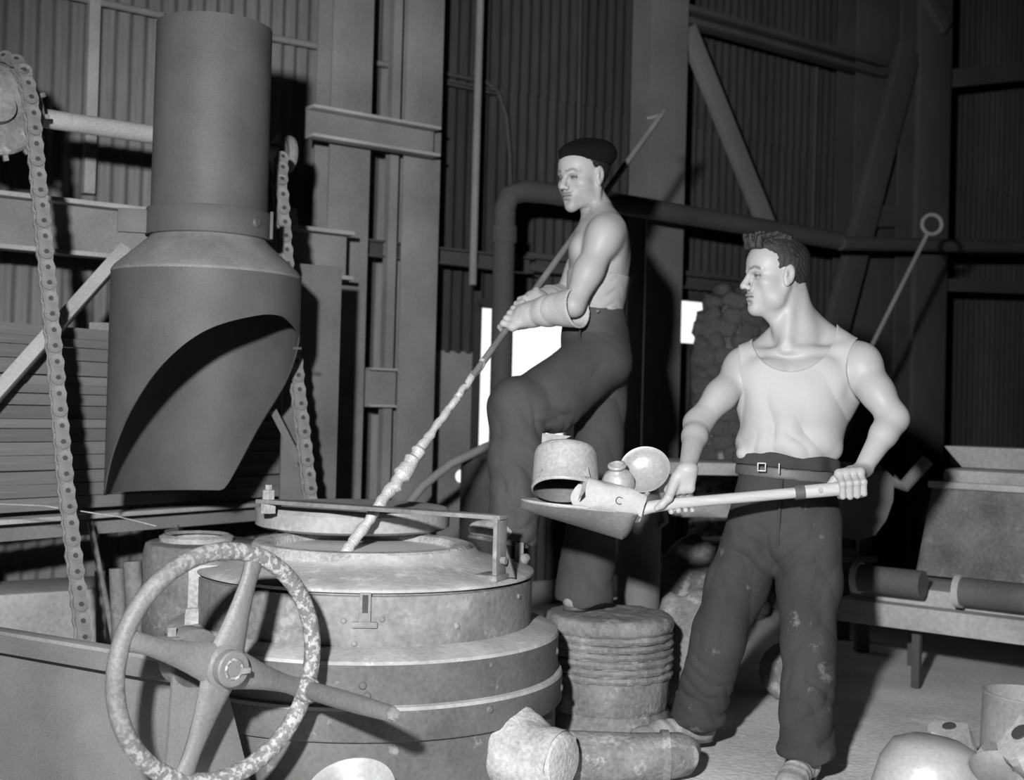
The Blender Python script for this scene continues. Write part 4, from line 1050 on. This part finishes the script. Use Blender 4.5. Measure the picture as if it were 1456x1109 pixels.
def folds(g, spec):
    """sum of directional soft waves; spec = (dir, freq, amp, phase, centre, radius)"""
    X, Y, Z = g; out = 0
    for d, fr, amp, ph, c, r in spec:
        d = Vector(d).normalized(); e = d.orthogonal().normalized()
        w = X*d.x+Y*d.y+Z*d.z; w2 = X*e.x+Y*e.y+Z*e.z
        s = 2*np.abs(np.sin(.5*fr*w+1.1*np.sin(fr*.27*w2+ph)+.5*np.sin(fr*.6*w2-ph)+ph))**.75-1.15
        if c is not None:
            c = Vector(c); m = np.exp(-((X-c.x)**2+(Y-c.y)**2+(Z-c.z)**2)/(r*r))
        else: m = 1.0
        out = out+amp*s*m
    return out
def bounds(pts, mg):
    a = np.array([tuple(p) for p in pts]); return a.min(0)-mg, a.max(0)+mg
def shoe(heel, toe, name, parent, m='boot', h=.004, w=.047, up=None):
    heel = Vector(heel); toe = Vector(toe); d = (toe-heel); L = d.length; d.normalize(); u = Vector((0, 0, 1)); u = (u-d*u.dot(d)).normalized(); sd = d.cross(u)
    lo, hi = bounds([heel, toe, heel+u*.13], .08); F = SDF(lo, hi, h); fl = (u, .8)
    F.ell(heel+d*.03+u*.035, [.045, w*.80, .042], (d, sd, u), 0)
    F.cone(heel+d*.05+u*.040, heel+d*(L*.62)+u*.036, w*.80, w*.98, .02)
    F.ell(heel+d*(L-.055)+u*.030, [.062, w, .036], (d, sd, u), .02)
    F.cone(heel+d*.045+u*.05, heel+d*.035+u*.14, .045, .050, .03)
    X, Y, Z = F.grids(); zz = (X-heel.x)*u.x+(Y-heel.y)*u.y+(Z-heel.z)*u.z
    al = (X-heel.x)*d.x+(Y-heel.y)*d.y+(Z-heel.z)*d.z
    F.d = np.maximum(F.d, -(zz-.001)).astype(np.float32)
    F.d += (.0022*np.sin(150*al+3*np.sin(40*zz))*np.exp(-((al-L*.55)/.05)**2)).astype(np.float32)
    me, v = F.mesh(name); o = link(name, me, m, parent)
    F2 = SDF(lo, hi, .005); F2.cone(heel+d*.03+u*.0, heel+d*(L*.5), w*.78, w*.95, 0); F2.cone(heel+d*(L*.5), toe-d*.045, w*.95, w*1.0, .01)
    X, Y, Z = F2.grids(); zz = (X-heel.x)*u.x+(Y-heel.y)*u.y+(Z-heel.z)*u.z
    F2.d = np.maximum(F2.d, np.maximum(-zz-.004, zz-.014)).astype(np.float32)
    me, v = F2.mesh('sole'); link('sole', me, 'leather', o)
    return o

# ================================================================== worker with the shovel
def ang_ax(f): f = Vector(f).normalized(); l = Vector((0, 0, 1)).cross(f).normalized(); return (l, f, Vector((0, 0, 1)))
A1 = ang_ax((-.28, -.96, 0)); l1, f1 = A1[0], A1[1]
p1 = thing('person', 'bareheaded man in white vest and dark belted trousers holding the shovel', 'person', Vector((P(1070, 1000, 4.15).x, 4.15, 0)), None)
H1 = Head(P(1103, 392, 4.16), (-.965, -.25, -.05), (.05, 0, 1), 1.05)
def torso1(F):
    F.ell(P(1117, 715, 4.17), [.155, .108, .13], A1, 0)
    F.ell(P(1119, 640, 4.17), [.140, .100, .15], A1, .05)
    F.ell(P(1130, 565, 4.18), [.162, .112, .17], A1, .06)
    F.cone(P(1082, 522, 4.22), P(1200, 518, 4.15), .070, .074, .05)                     # shoulder girdle
    F.ell(P(1090, 538, 4.115), [.075, .038, .060], A1, .05); F.ell(P(1162, 540, 4.085), [.080, .040, .062], A1, .05)   # pectorals
    F.cone(P(1070, 560, 4.22), P(1095, 620, 4.2), .06, .05, .04); F.cone(P(1195, 560, 4.16), P(1165, 625, 4.17), .06, .05, .04)
    F.cone(P(1150, 466, 4.21), P(1198, 502, 4.16), .036, .046, .04); F.cone(P(1128, 455, 4.23), P(1078, 508, 4.22), .040, .045, .04)  # trapezius
    F.cone(P(1121, 402, 4.185), P(1136, 474, 4.18), .055, .064, .03); F.cone(P(1136, 474, 4.18), P(1134, 500, 4.175), .064, .068, .03)                     # neck
    F.cone(P(1150, 455, 4.205), P(1188, 490, 4.18), .028, .034, .05)
    for S, E, rr, ml in ((S_l, E_l, 1.0, 1), (S_r, E_r, .92, -1)):
        F.ell(S+(E-S)*.06+l1*ml*.004, [.066*rr, .062*rr, .075*rr], A1, .04)               # deltoid
    F.cone(P(1124, 497, 4.100), P(1192, 500, 4.105), .007, .009, .03); F.cone(P(1112, 497, 4.110), P(1074, 505, 4.175), .007, .009, .03)   # collarbones
S_l, E_l, Wr_l = P(1221, 516, 4.11), P(1270, 595, 4.0), P(1226, 668, 3.915)
S_r, E_r, Wr_r = P(1060, 520, 4.21), P(992, 602, 4.08), P(977, 668, 3.86)
Kn_l, An_l = P(1149, 895, 4.06), P(1143, 1062, 3.985)
Kn_r, An_r = P(1030, 880, 4.24), P(988, 1012, 4.34)
lo, hi = bounds([P(1010, 330, 4.0), P(1292, 600, 4.0), P(940, 720, 3.80), An_l, An_r-ZX*.08, P(1100, 720, 4.34), P(1230, 700, 3.80), P(950, 900, 4.4)], .05)
F = SDF(lo, hi, .0036)
torso1(F)
H1.sculpt(F)
F.cone(P(1100, 450, 4.15), P(1118, 478, 4.145), .024, .022, .05)                          # throat
F.cone(P(1126, 412, 4.132), P(1118, 488, 4.112), .010, .009, .035)
F.ell(P(1119, 491, 4.075), [.012, .012, .012], None, .022, True)                          # jugular notch
F.cone(P(1122, 512, 4.062), P(1124, 545, 4.055), .006, .006, .02, True)                   # sternum groove
# arms
for S, E, Wr, rr, ml in ((S_l, E_l, Wr_l, 1.0, 1), (S_r, E_r, Wr_r, .92, -1)):
    d = (E-S).normalized(); m1 = S+(E-S)*.52
    F.cone(S, m1, .056*rr, .051*rr, .03); F.cone(m1, E, .051*rr, .045*rr, .03)
    F.ell(m1+f1*.016+d*.01, [.044*rr, .044*rr, .075*rr], (d.orthogonal().normalized(), d.cross(d.orthogonal()).normalized(), d), .02)    # biceps
    F.ell(m1-f1*.012-d*.01+l1*ml*.006, [.042*rr, .042*rr, .085*rr], (d.orthogonal().normalized(), d.cross(d.orthogonal()).normalized(), d), .02)   # triceps
    d2 = (Wr-E).normalized(); m2 = E+(Wr-E)*.30
    F.cone(E, m2, .044*rr, .041*rr, .03); F.cone(m2, Wr, .041*rr, .027*rr, .022)
xs = (sdir).normalized(); pr = Vector((.05, -.25, .97)); pr = (pr-xs*pr.dot(xs)).normalized(); qr = xs.cross(pr)
if qr.y < 0: qr = -qr
t_ = (SS-SH).length
gr = SH+sdir*((P(968, 709, 3.865)-SH).dot(sdir)); gl = SH+sdir*.012
grip(F, gr, xs, pr, qr, Wr_r, .0175)
pl_ = Vector((.1, .15, .98)); pl_ = (pl_-xs*pl_.dot(xs)).normalized(); ql = xs.cross(pl_)
if ql.y > 0: ql = -ql
grip(F, gl, xs, pl_, ql, Wr_l, .021)
# legs (inside the trousers)
for hip, K, An in ((P(1150, 745, 4.13), Kn_l, An_l), (P(1085, 745, 4.2), Kn_r, An_r)):
    F.cone(hip, K, .082, .056, .04); F.cone(K, K+(An-K)*.35, .056, .056, .03); F.cone(K+(An-K)*.35, An, .056, .038, .02)
me, v = F.mesh('body'); t = H1.tone(v, np.ones(len(v)), .5, .95)
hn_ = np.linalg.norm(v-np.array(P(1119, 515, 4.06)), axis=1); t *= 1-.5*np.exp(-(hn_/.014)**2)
tone_attr(me, t); link('body', me, 'skin', p1); del F
# vest
lo, hi = bounds([P(1040, 470, 4.0), P(1235, 700, 4.0), P(1040, 470, 4.36), P(1235, 700, 4.36)], .03)
V = SDF(lo, hi, .004); torso1(V)
V.ell(P(1128, 575, 4.14), [.150, .100, .10], A1, .05)
V.ell(P(1119, 632, 4.165), [.158, .122, .062], A1, .04)
V.ell(P(1063, 645, 4.14), [.028, .03, .022], A1, .02); V.ell(P(1178, 640, 4.12), [.03, .03, .03], A1, .02)
g = V.grids(); X, Y, Z = g; cpt = P(1127, 500, 4.17)
aa = (X-cpt.x)*l1.x+(Y-cpt.y)*l1.y
wz = P(1118, 600, 4.05)
D = V.d-.0075-folds(g, [((.72, 0, .70), 44, .0075, .4, P(1165, 615, 4.05), .16), ((.95, 0, .30), 62, .0070, 1.9, P(1085, 605, 4.07), .11), ((.9, .1, .35), 105, .0040, .9, P(1110, 648, 4.05), .10), ((.5, 0, .8), 50, .0012, 2.2, P(1130, 560, 4.05), .14)])
zs = P(1127, 466, 4.17).z
nk = np.sqrt((aa/.140)**2+((Z-zs)/.150)**2)-1.0
D = np.maximum(D, -nk*.13)
for q in (-1, 1):
    za = P(1127, 522, 4.17).z; am = np.sqrt(((aa-q*.252-.006)/.082)**2+((Z-za)/.125)**2)-1; D = np.maximum(D, -am*.08)
zb = P(1118, 655, 4.1).z
D = np.maximum(D, zb+.006*np.sin(40*aa)-Z)
# raised hems
hem = np.exp(-(nk*.13/.006)**2)*.0022
V.d = (D-hem*(np.abs(D) < .03)).astype(np.float32)
me, v = V.mesh('vest'); relax(me, 1, .4); link('vest', me, 'vest', p1); del V
# trousers
lo, hi = bounds([P(940, 640, 4.0), P(1220, 640, 4.0), P(1000, 640, 4.42), An_l-ZX*.07, An_r-ZX*.05, P(1100, 700, 3.96), P(940, 1000, 4.36)], .06)
T = SDF(lo, hi, .0048)
T.ell(P(1117, 725, 4.165), [.168, .124, .14], A1, 0); T.cone(P(1117, 648, 4.165), P(1117, 700, 4.165), .150, .160, .03, flat=(f1, .78))
hl_, hr_ = P(1150, 752, 4.13), P(1078, 752, 4.19)
T.cone(hl_, P(1150, 830, 4.10), .104, .098, .03); T.cone(P(1150, 830, 4.10), P(1150, 920, 4.05), .098, .084, .03); T.cone(P(1150, 920, 4.05), P(1146, 1062, 3.99), .084, .084, .03)
T.cone(hr_, P(1048, 830, 4.22), .104, .098, .03); T.cone(P(1048, 830, 4.22), P(1022, 905, 4.25), .098, .088, .03); T.cone(P(1022, 905, 4.25), P(994, 1012, 4.33), .088, .086, .03)
T.ell(P(1146, 1066, 3.98), [.088, .088, .035], A1, .02); T.ell(P(994, 1022, 4.32), [.088, .088, .04], A1, .02)
T.cone(P(1110, 760, 4.09), P(1100, 796, 4.12), .03, .02, .05)
g = T.grids(); X, Y, Z = g
fs_ = [((.75, -.2, .62), 105, .0075, .3, P(1072, 792, 4.1), .075), ((-.8, -.2, .55), 105, .0065, 1.3, P(1128, 790, 4.05), .07),
       ((.75, 0, .65), 62, .0060, 1.0, P(1070, 800, 4.1), .12), ((-.85, 0, .5), 55, .0050, 2.0, P(1140, 815, 4.05), .12),
       ((.85, .2, .45), 60, .0055, .5, P(1030, 890, 4.2), .14), ((-.8, .2, .55), 58, .0055, .2, P(1150, 915, 3.98), .13),
       ((.55, .2, .80), 75, .0075, 1.5, P(996, 1005, 4.27), .10), ((-.5, .1, .85), 70, .0080, 2.6, P(1146, 1040, 3.92), .12), ((.9, .1, .3), 90, .0045, .9, P(1146, 985, 3.92), .11),
       ((.6, -.3, .75), 130, .0035, 2.1, P(1000, 975, 4.25), .10), ((1, 0, .12), 45, .0035, .7, P(1160, 850, 4.0), .18), ((.95, .2, .25), 34, .0030, 1.2, None, 1)]
T.d = (T.d-folds(g, fs_)).astype(np.float32)
ztop = P(1117, 660, 4.1).z
T.d = np.maximum(T.d, Z-ztop).astype(np.float32)
for An, ex in ((P(1146, 1080, 3.98), 0), (P(994, 1034, 4.32), 0)):
    rg = T.reg(An-Vector((.13, .13, .1)), An+Vector((.13, .13, 0.02)), 0)
    sl, (x_, y_, z_) = rg; T.d[sl] = np.maximum(T.d[sl], An.z+.012*np.sin(x_*45)-z_)
me, v = T.mesh('trousers'); relax(me, 1, .3); tr1 = link('trousers', me, 'trouser', p1)
# rolled waistband and belt cut from the same field
def band(src, grow, za, zb, name, m, parent, wav=0, tiltx=0):
    B = SDF(src.lo, src.lo+.02, src.h); B.n = src.n; g = B.grids()
    zc = g[2]-tiltx*(g[0]-p1.location.x)
    B.d = np.maximum(np.maximum(src.d-grow-(wav*np.sin(60*g[0]+20*g[1]) if wav else 0), zc-zb-(wav*.9*np.sin(38*g[0]+1) if wav else 0)), za-zc).astype(np.float32)
    me, v = B.mesh(name); relax(me, 2, .5); return link(name, me, m, parent)
def zpx(py): return P(1117, py, 4.06).z
T2 = SDF(lo, hi, .0048); T2.ell(P(1117, 725, 4.165), [.168, .124, .14], A1, 0); T2.cone(P(1117, 630, 4.165), P(1117, 700, 4.165), .150, .160, .03, flat=(f1, .78))
band(T2, .016, zpx(664), zpx(645), 'rolled_waistband', 'trouser', p1, .006, -.06)
blt = band(T2, .008, zpx(680), zpx(664), 'belt', 'leather', p1, 0, -.06)
bq = P(1083, 664, 4.035)
bk = MB()
for dx, dz, w, h_ in ((-.016, 0, .005, .036), (.016, 0, .005, .036), (0, .016, .036, .005), (0, -.016, .036, .005)):
    bk.box(bq+l1*dx*.75+ZX*dz*.75, (w*.75, .006, h_*.75), A1)
bk.build('buckle', 'alu', blt, bevel=.0015)
MB().box(bq+l1*.055-f1*-.004-ZX*.003, (.004, .006, .034), A1).build('belt_keeper', 'alu', blt, bevel=.0015)
MB().tube([P(1112, 682, 4.035), P(1108, 730, 4.033), P(1106, 770, 4.05), P(1104, 792, 4.075)], [.004, .005, .005, .003], 8).build('fly_seam', 'trouser', tr1, smooth=True)
del T, T2
shoe(Vector((P(1150, 1090, 4.02).x, 4.03, .012)), Vector((P(1112, 1100, 3.86).x, 3.80, .012)), 'shoe', p1)
shoe(Vector((P(1010, 1050, 4.36).x, 4.37, .03)), Vector((P(898, 1032, 4.27).x, 4.24, .03)), 'shoe', p1)
# hair: short at the sides, long tuft swept up in front
lo, hi = bounds([H1.p(.1, .12, .16), H1.p(-.1, -.13, -.06), H1.p(.1, -.13, .16), H1.p(-.1, .12, -.06)], .03)
Hh = SDF(lo, hi, .003); k = H1.sc; Ax = H1.ax()
Hh.ell(H1.p(0, -.016, .036), [.0795*k, .1015*k, .0915*k], Ax, 0)
Hh.ell(H1.p(0, .020, .086), [.056*k, .066*k, .034*k], Ax, .02)
rnd = random.Random(5)
for i in range(34):
    x = rnd.uniform(-.045, .045); y0 = rnd.uniform(.060, .088)
    a = H1.p(x, y0, .086); b_ = H1.p(x*1.05, y0-.006+rnd.uniform(-.006, .008), .112+rnd.uniform(-.006, .010)); c_ = H1.p(x*1.05+rnd.uniform(-.006, .006), y0-.05+rnd.uniform(-.01, .01), .124+rnd.uniform(-.006, .006)); e_ = H1.p(x, y0-.10, .116)
    if rnd.random() < .4: b_ = H1.p(x*1.1, y0+.006, .122+rnd.uniform(-.008, .012))
    Hh.path([a, b_, c_, e_], [.008, .005, .008, .010], .004)
g = Hh.grids(); X, Y, Z = g; q = [(a_-o_)/k for a_, o_ in zip((X, Y, Z), H1.O)]
lx = q[0]*H1.l.x+q[1]*H1.l.y+q[2]*H1.l.z; fy = q[0]*H1.f.x+q[1]*H1.f.y+q[2]*H1.f.z; uz = q[0]*H1.u.x+q[1]*H1.u.y+q[2]*H1.u.z
hl1 = np.where(fy > .02, .070+(fy-.02)*.10-.016*np.clip((np.abs(lx)-.035)/.03, 0, 1)*0, 0)
# hairline: front high, temple stepping down to the ear, then sloping to the nape
line = np.interp(fy, [-.12, -.085, -.03, -.012, .012, .022, .040, .052, .075, .1], [-.052, -.050, -.020, .022, .022, .012, .050, .078, .082, .083]).astype(np.float32)
Hh.d = np.maximum(Hh.d-.0010*np.sin(420*lx+60*fy)*np.sin(300*fy+90*uz)-.0006*np.sin(300*(uz-fy*.4)+5*np.sin(60*fy)), line-uz-.002*np.sin(200*fy)).astype(np.float32)
me, v = Hh.mesh('hair'); relax(me, 1, .3); link('hair', me, 'hair', p1); del Hh

# ================================================================== worker on the pedestal, stirring
A2 = ang_ax((-.99, .12, 0)); l2, f2 = A2[0], A2[1]
p2 = thing('person', 'man in a black cap and pale gauntlets with one foot up on the furnace', 'person', Vector((P(845, 860, 4.72).x, 4.72, .42)), None)
H2 = Head(P(829, 251, 4.74), (-.74, -.66, -.17), (.02, .0, 1), 1.04)
def torso2(F):
    F.ell(P(846, 490, 4.75), [.150, .112, .13], A2, 0)
    F.ell(P(847, 425, 4.75), [.138, .104, .15], A2, .05)
    F.ell(P(853, 365, 4.75), [.150, .116, .17], A2, .06)
    F.cone(P(864, 330, 4.62), P(858, 328, 4.90), .068, .068, .05)
    F.ell(P(826, 355, 4.67), [.07, .045, .058], A2, .03); F.ell(P(826, 355, 4.84), [.07, .045, .058], A2, .03)
    F.cone(P(856, 294, 4.73), P(866, 324, 4.63), .030, .046, .04); F.cone(P(856, 294, 4.78), P(864, 324, 4.88), .030, .046, .04)
    F.cone(P(837, 266, 4.755), P(852, 318, 4.755), .050, .058, .03)
    F.ell(P(874, 352, 4.66), [.06, .04, .085], A2, .03)                                     # shoulder blade
def pk_px(px):                                    # point on the poker seen at image column px
    t = .0
    best = min((abs((lambda c: CXP+FPX*(c.x/-c.z) if c.z else 0)(CM.inverted() @ pk_at(i/2000))-px), i/2000) for i in range(2001)); return pk_at(best[1])
hN, hF = pk_px(727), pk_px(741)
S2, E2, W2 = P(860, 334, 4.585), P(815, 434, 4.53), hN+Vector((.062, -.035, .028))
S3, E3, W3 = P(852, 332, 4.92), P(800, 425, 4.96), hF+Vector((.055, .045, .03))
K2, N2 = P(722, 570, 4.50), P(735, 742, 4.41)
K3, N3 = P(850, 680, 4.80), P(836, 828, 4.735)
lo, hi = bounds([P(790, 205, 4.6), P(900, 205, 4.95), P(700, 560, 4.42), N2-ZX*.05, N3-ZX*.05, P(895, 400, 4.5), P(700, 430, 5.02)], .05)
F = SDF(lo, hi, .004)
torso2(F); H2.sculpt(F)
F.cone(H2.p(.062, -.005, -.05), P(846, 313, 4.68), .013, .012, .016)
for S, E, Wr in ((S2, E2, W2), (S3, E3, W3)):
    F.ell(S+(E-S)*.05, [.060, .060, .070], A2, .035)
    d = (E-S).normalized(); m1 = S+(E-S)*.5
    F.cone(S, m1, .053, .049, .03); F.cone(m1, E, .049, .040, .02)
    F.ell(m1+f2*.014, [.040, .040, .075], (d.orthogonal().normalized(), d.cross(d.orthogonal()).normalized(), d), .02)
    F.ell(m1-f2*.014, [.038, .038, .085], (d.orthogonal().normalized(), d.cross(d.orthogonal()).normalized(), d), .02)
    F.cone(E, Wr, .040, .026, .02)
for hip, K, An in ((P(858, 500, 4.67), K2, N2), (P(858, 505, 4.83), K3, N3)):
    F.cone(hip, K, .078, .055, .04); F.cone(K, An, .056, .038, .03)
rdir = (k1-k0).normalized()
def orth(v, s): return (Vector(v)-s*Vector(v).dot(s)).normalized()
pn = orth((.75, -.55, .25), rdir); qn = rdir.cross(pn)
grip(F, hN, rdir, pn, qn if qn.x < 0 else -qn, W2, .0125, .95)
pf = orth((.60, .50, .40), rdir); qf = rdir.cross(pf)
grip(F, hF, rdir, pf, qf if qf.x < 0 else -qf, W3, .0125, .95)
me, v = F.mesh('body'); tone_attr(me, H2.tone(v, np.ones(len(v)), .55, .86)); link('body', me, 'skin', p2); del F
# singlet
lo, hi = bounds([P(790, 315, 4.5), P(905, 475, 4.5), P(790, 315, 5.0), P(905, 475, 5.0)], .03)
V = SDF(lo, hi, .004); torso2(V); g = V.grids(); X, Y, Z = g; cpt = P(853, 400, 4.75)
aa = (X-cpt.x)*l2.x+(Y-cpt.y)*l2.y; ff = (X-cpt.x)*f2.x+(Y-cpt.y)*f2.y
D = V.d-.0045-folds(g, [((.25, 0, 1), 120, .0026, .4, P(850, 425, 4.62), .10), ((-.35, 0, 1), 85, .0020, 1.4, P(875, 410, 4.62), .08)])
D = np.maximum(D, Z-P(855, 384, 4.62).z-.10*ff-.004*np.sin(30*ff))
D = np.maximum(D, P(850, 468, 4.7).z-Z)
V.d = D.astype(np.float32)
me, v = V.mesh('undershirt'); link('undershirt', me, 'vest2', p2); del V
# trousers
lo, hi = bounds([P(800, 432, 4.6), P(895, 432, 4.95), P(690, 560, 4.4), N2-ZX*.07, N3-ZX*.07, P(770, 850, 4.62), P(895, 520, 4.55)], .08)
T = SDF(lo, hi, .0055)
T.ell(P(848, 500, 4.75), [.158, .128, .15], A2, 0); T.cone(P(843, 430, 4.75), P(845, 470, 4.75), .135, .142, .03, flat=(f2, .86))
T.ell(P(868, 515, 4.72), [.13, .075, .085], A2, .04)
h2, h3 = P(850, 510, 4.66), P(855, 515, 4.83)
T.cone(h2, P(785, 565, 4.58), .118, .118, .04); T.cone(P(785, 565, 4.58), K2+Vector((.035, 0, -.015)), .118, .096, .04)
T.cone(K2+Vector((.03, 0, -.02)), P(735, 650, 4.46), .094, .094, .04); T.cone(P(735, 650, 4.46), P(730, 760, 4.42), .094, .086, .03)
T.cone(h3, P(850, 680, 4.79), .108, .088, .04); T.cone(P(850, 680, 4.79), P(835, 800, 4.73), .088, .098, .03); T.cone(P(835, 800, 4.73), P(830, 846, 4.70), .100, .108, .02)
g = T.grids(); X, Y, Z = g
T.d = (T.d-folds(g, [((.7, 0, .7), 110, .0040, .9, P(790, 610, 4.48), .10), ((.9, 0, .35), 120, .0045, 2.3, P(745, 700, 4.36), .12), ((.6, 0, .8), 60, .0075, .3, P(780, 600, 4.5), .12), ((.9, 0, .4), 70, .0055, 1.3, P(735, 690, 4.38), .14), ((.2, 0, .98), 80, .0070, 2.1, P(730, 745, 4.36), .08),
       ((-.4, 0, .9), 48, .0040, .8, P(840, 490, 4.55), .12), ((.8, 0, .6), 55, .0045, 1.9, P(720, 580, 4.42), .10), ((.9, 0, .2), 50, .0040, .4, P(840, 760, 4.65), .16), ((.4, 0, .9), 44, .0028, 1, None, 1)])).astype(np.float32)
T.d = np.maximum(T.d, Z-P(845, 437, 4.65).z-.02*(X-P(845, 437, 4.65).x)).astype(np.float32)
for c_, lim in ((P(728, 770, 4.42), .16), (P(830, 856, 4.71), .17)):
    sl, (x_, y_, z_) = T.reg(c_-Vector((lim, lim, .14)), c_+Vector((lim, lim, .03)), 0); T.d[sl] = np.maximum(T.d[sl], c_.z+.010*np.sin(x_*40)-.16*(x_-c_.x)*(c_.x < .1)-z_)
me, v = T.mesh('trousers'); relax(me, 1, .5); tr2 = link('trousers', me, 'trouser2', p2); del T
MB().tube([P(826, 462, 4.575), P(824, 475, 4.57), P(826, 490, 4.565)], .004, 8).build('pocket_welt', 'trouser', tr2, smooth=True)
MB().lathe([(0, .004), (.006, .003), (.007, 0)], P(850, 442, 4.592), (0, -1, 0), 10).build('button', 'leather', tr2, smooth=True)
# gauntlets
def gaunt(W_, E_, hand, p_, q_, sgn, name):
    lo, hi = bounds([W_, E_, hand-rdir*.08, hand+rdir*.08], .12); Gf = SDF(lo, hi, .004)
    d = (E_-W_); L = d.length; d.normalize()
    Gf.cone(W_-d*.01, W_+d*(L*.5), .046, .055, .0); Gf.cone(W_+d*(L*.5), E_+d*.028-ZX*.012, .055, .076, .02)
    Gf.cone(W_+d*.05, E_+d*.06-ZX*.014, .030, .074, .006, True)
    grip(Gf, hand, rdir, p_, q_, W_, .0130, 1.24, spread=1.0)
    Gf.cone(hand+p_*.03, W_, .030, .043, .02)
    X, Y, Z = Gf.grids(); al = (X-E_.x)*d.x+(Y-E_.y)*d.y+(Z-E_.z)*d.z
    Gf.d = np.maximum(Gf.d-folds((X, Y, Z), [(d+Vector((0, 0, .6)), 85, .0032, .5, W_+d*.08, .1)]), al-.020).astype(np.float32)
    Gf.cone(pk_at(.40), pk_at(.60), .0122, .0122, 0, True)
    me, v = Gf.mesh(name); relax(me, 1, .35); return link(name, me, 'glove', p2)
gaunt(W2, E2, hN, pn, qn if qn.x < 0 else -qn, 1, 'gauntlet')
gaunt(W3, E3, hF, pf, qf if qf.x < 0 else -qf, -1, 'gauntlet')
shoe(P(748, 778, 4.42), P(668, 764, 4.30), 'shoe', p2)
shoe(Vector((P(852, 860, 4.76).x, 4.76, .420)), Vector((P(806, 865, 4.66).x, 4.62, .420)), 'shoe', p2)
# cap and cropped hair
lo, hi = bounds([H2.p(.13, .13, .18), H2.p(-.13, -.16, -.07), H2.p(.13, -.16, .18), H2.p(-.13, .13, -.07)], .03)
Ch = SDF(lo, hi, .0032); Ax = H2.ax(); k = H2.sc
Ch.ell(H2.p(0, -.022, .088), [.090*k, .106*k, .044*k], Ax, 0); Ch.ell(H2.p(.008, -.055, .070), [.088*k, .080*k, .052*k], Ax, .03)
Ch.ell(H2.p(0, -.016, .045), [.081*k, .104*k, .09*k], Ax, .012)
X, Y, Z = Ch.grids(); q = [(a_-o_)/k for a_, o_ in zip((X, Y, Z), H2.O)]
fy = q[0]*H2.f.x+q[1]*H2.f.y+q[2]*H2.f.z; uz = q[0]*H2.u.x+q[1]*H2.u.y+q[2]*H2.u.z; lx = q[0]*H2.l.x+q[1]*H2.l.y+q[2]*H2.l.z
Ch.d = np.maximum(Ch.d-.0015*np.sin(60*lx+40*fy), (.048+.20*fy)-uz).astype(np.float32)
me, v = Ch.mesh('cap'); relax(me, 1, .4); link('cap', me, 'cap', p2)
Ch = SDF(lo, hi, .0032); Ch.ell(H2.p(0, -.016, .036), [.0785*k, .1005*k, .0905*k], Ax, 0)
line = np.interp(fy, [-.12, -.085, -.03, -.012, .012, .022, .04, .06, .1], [-.045, -.04, -.008, .024, .024, .022, .062, .12, .12]).astype(np.float32)
Ch.d = np.maximum(Ch.d-.001*np.sin(300*fy)*np.sin(280*uz), line-uz).astype(np.float32)
me, v = Ch.mesh('hair'); link('hair', me, 'hair', p2); del Ch
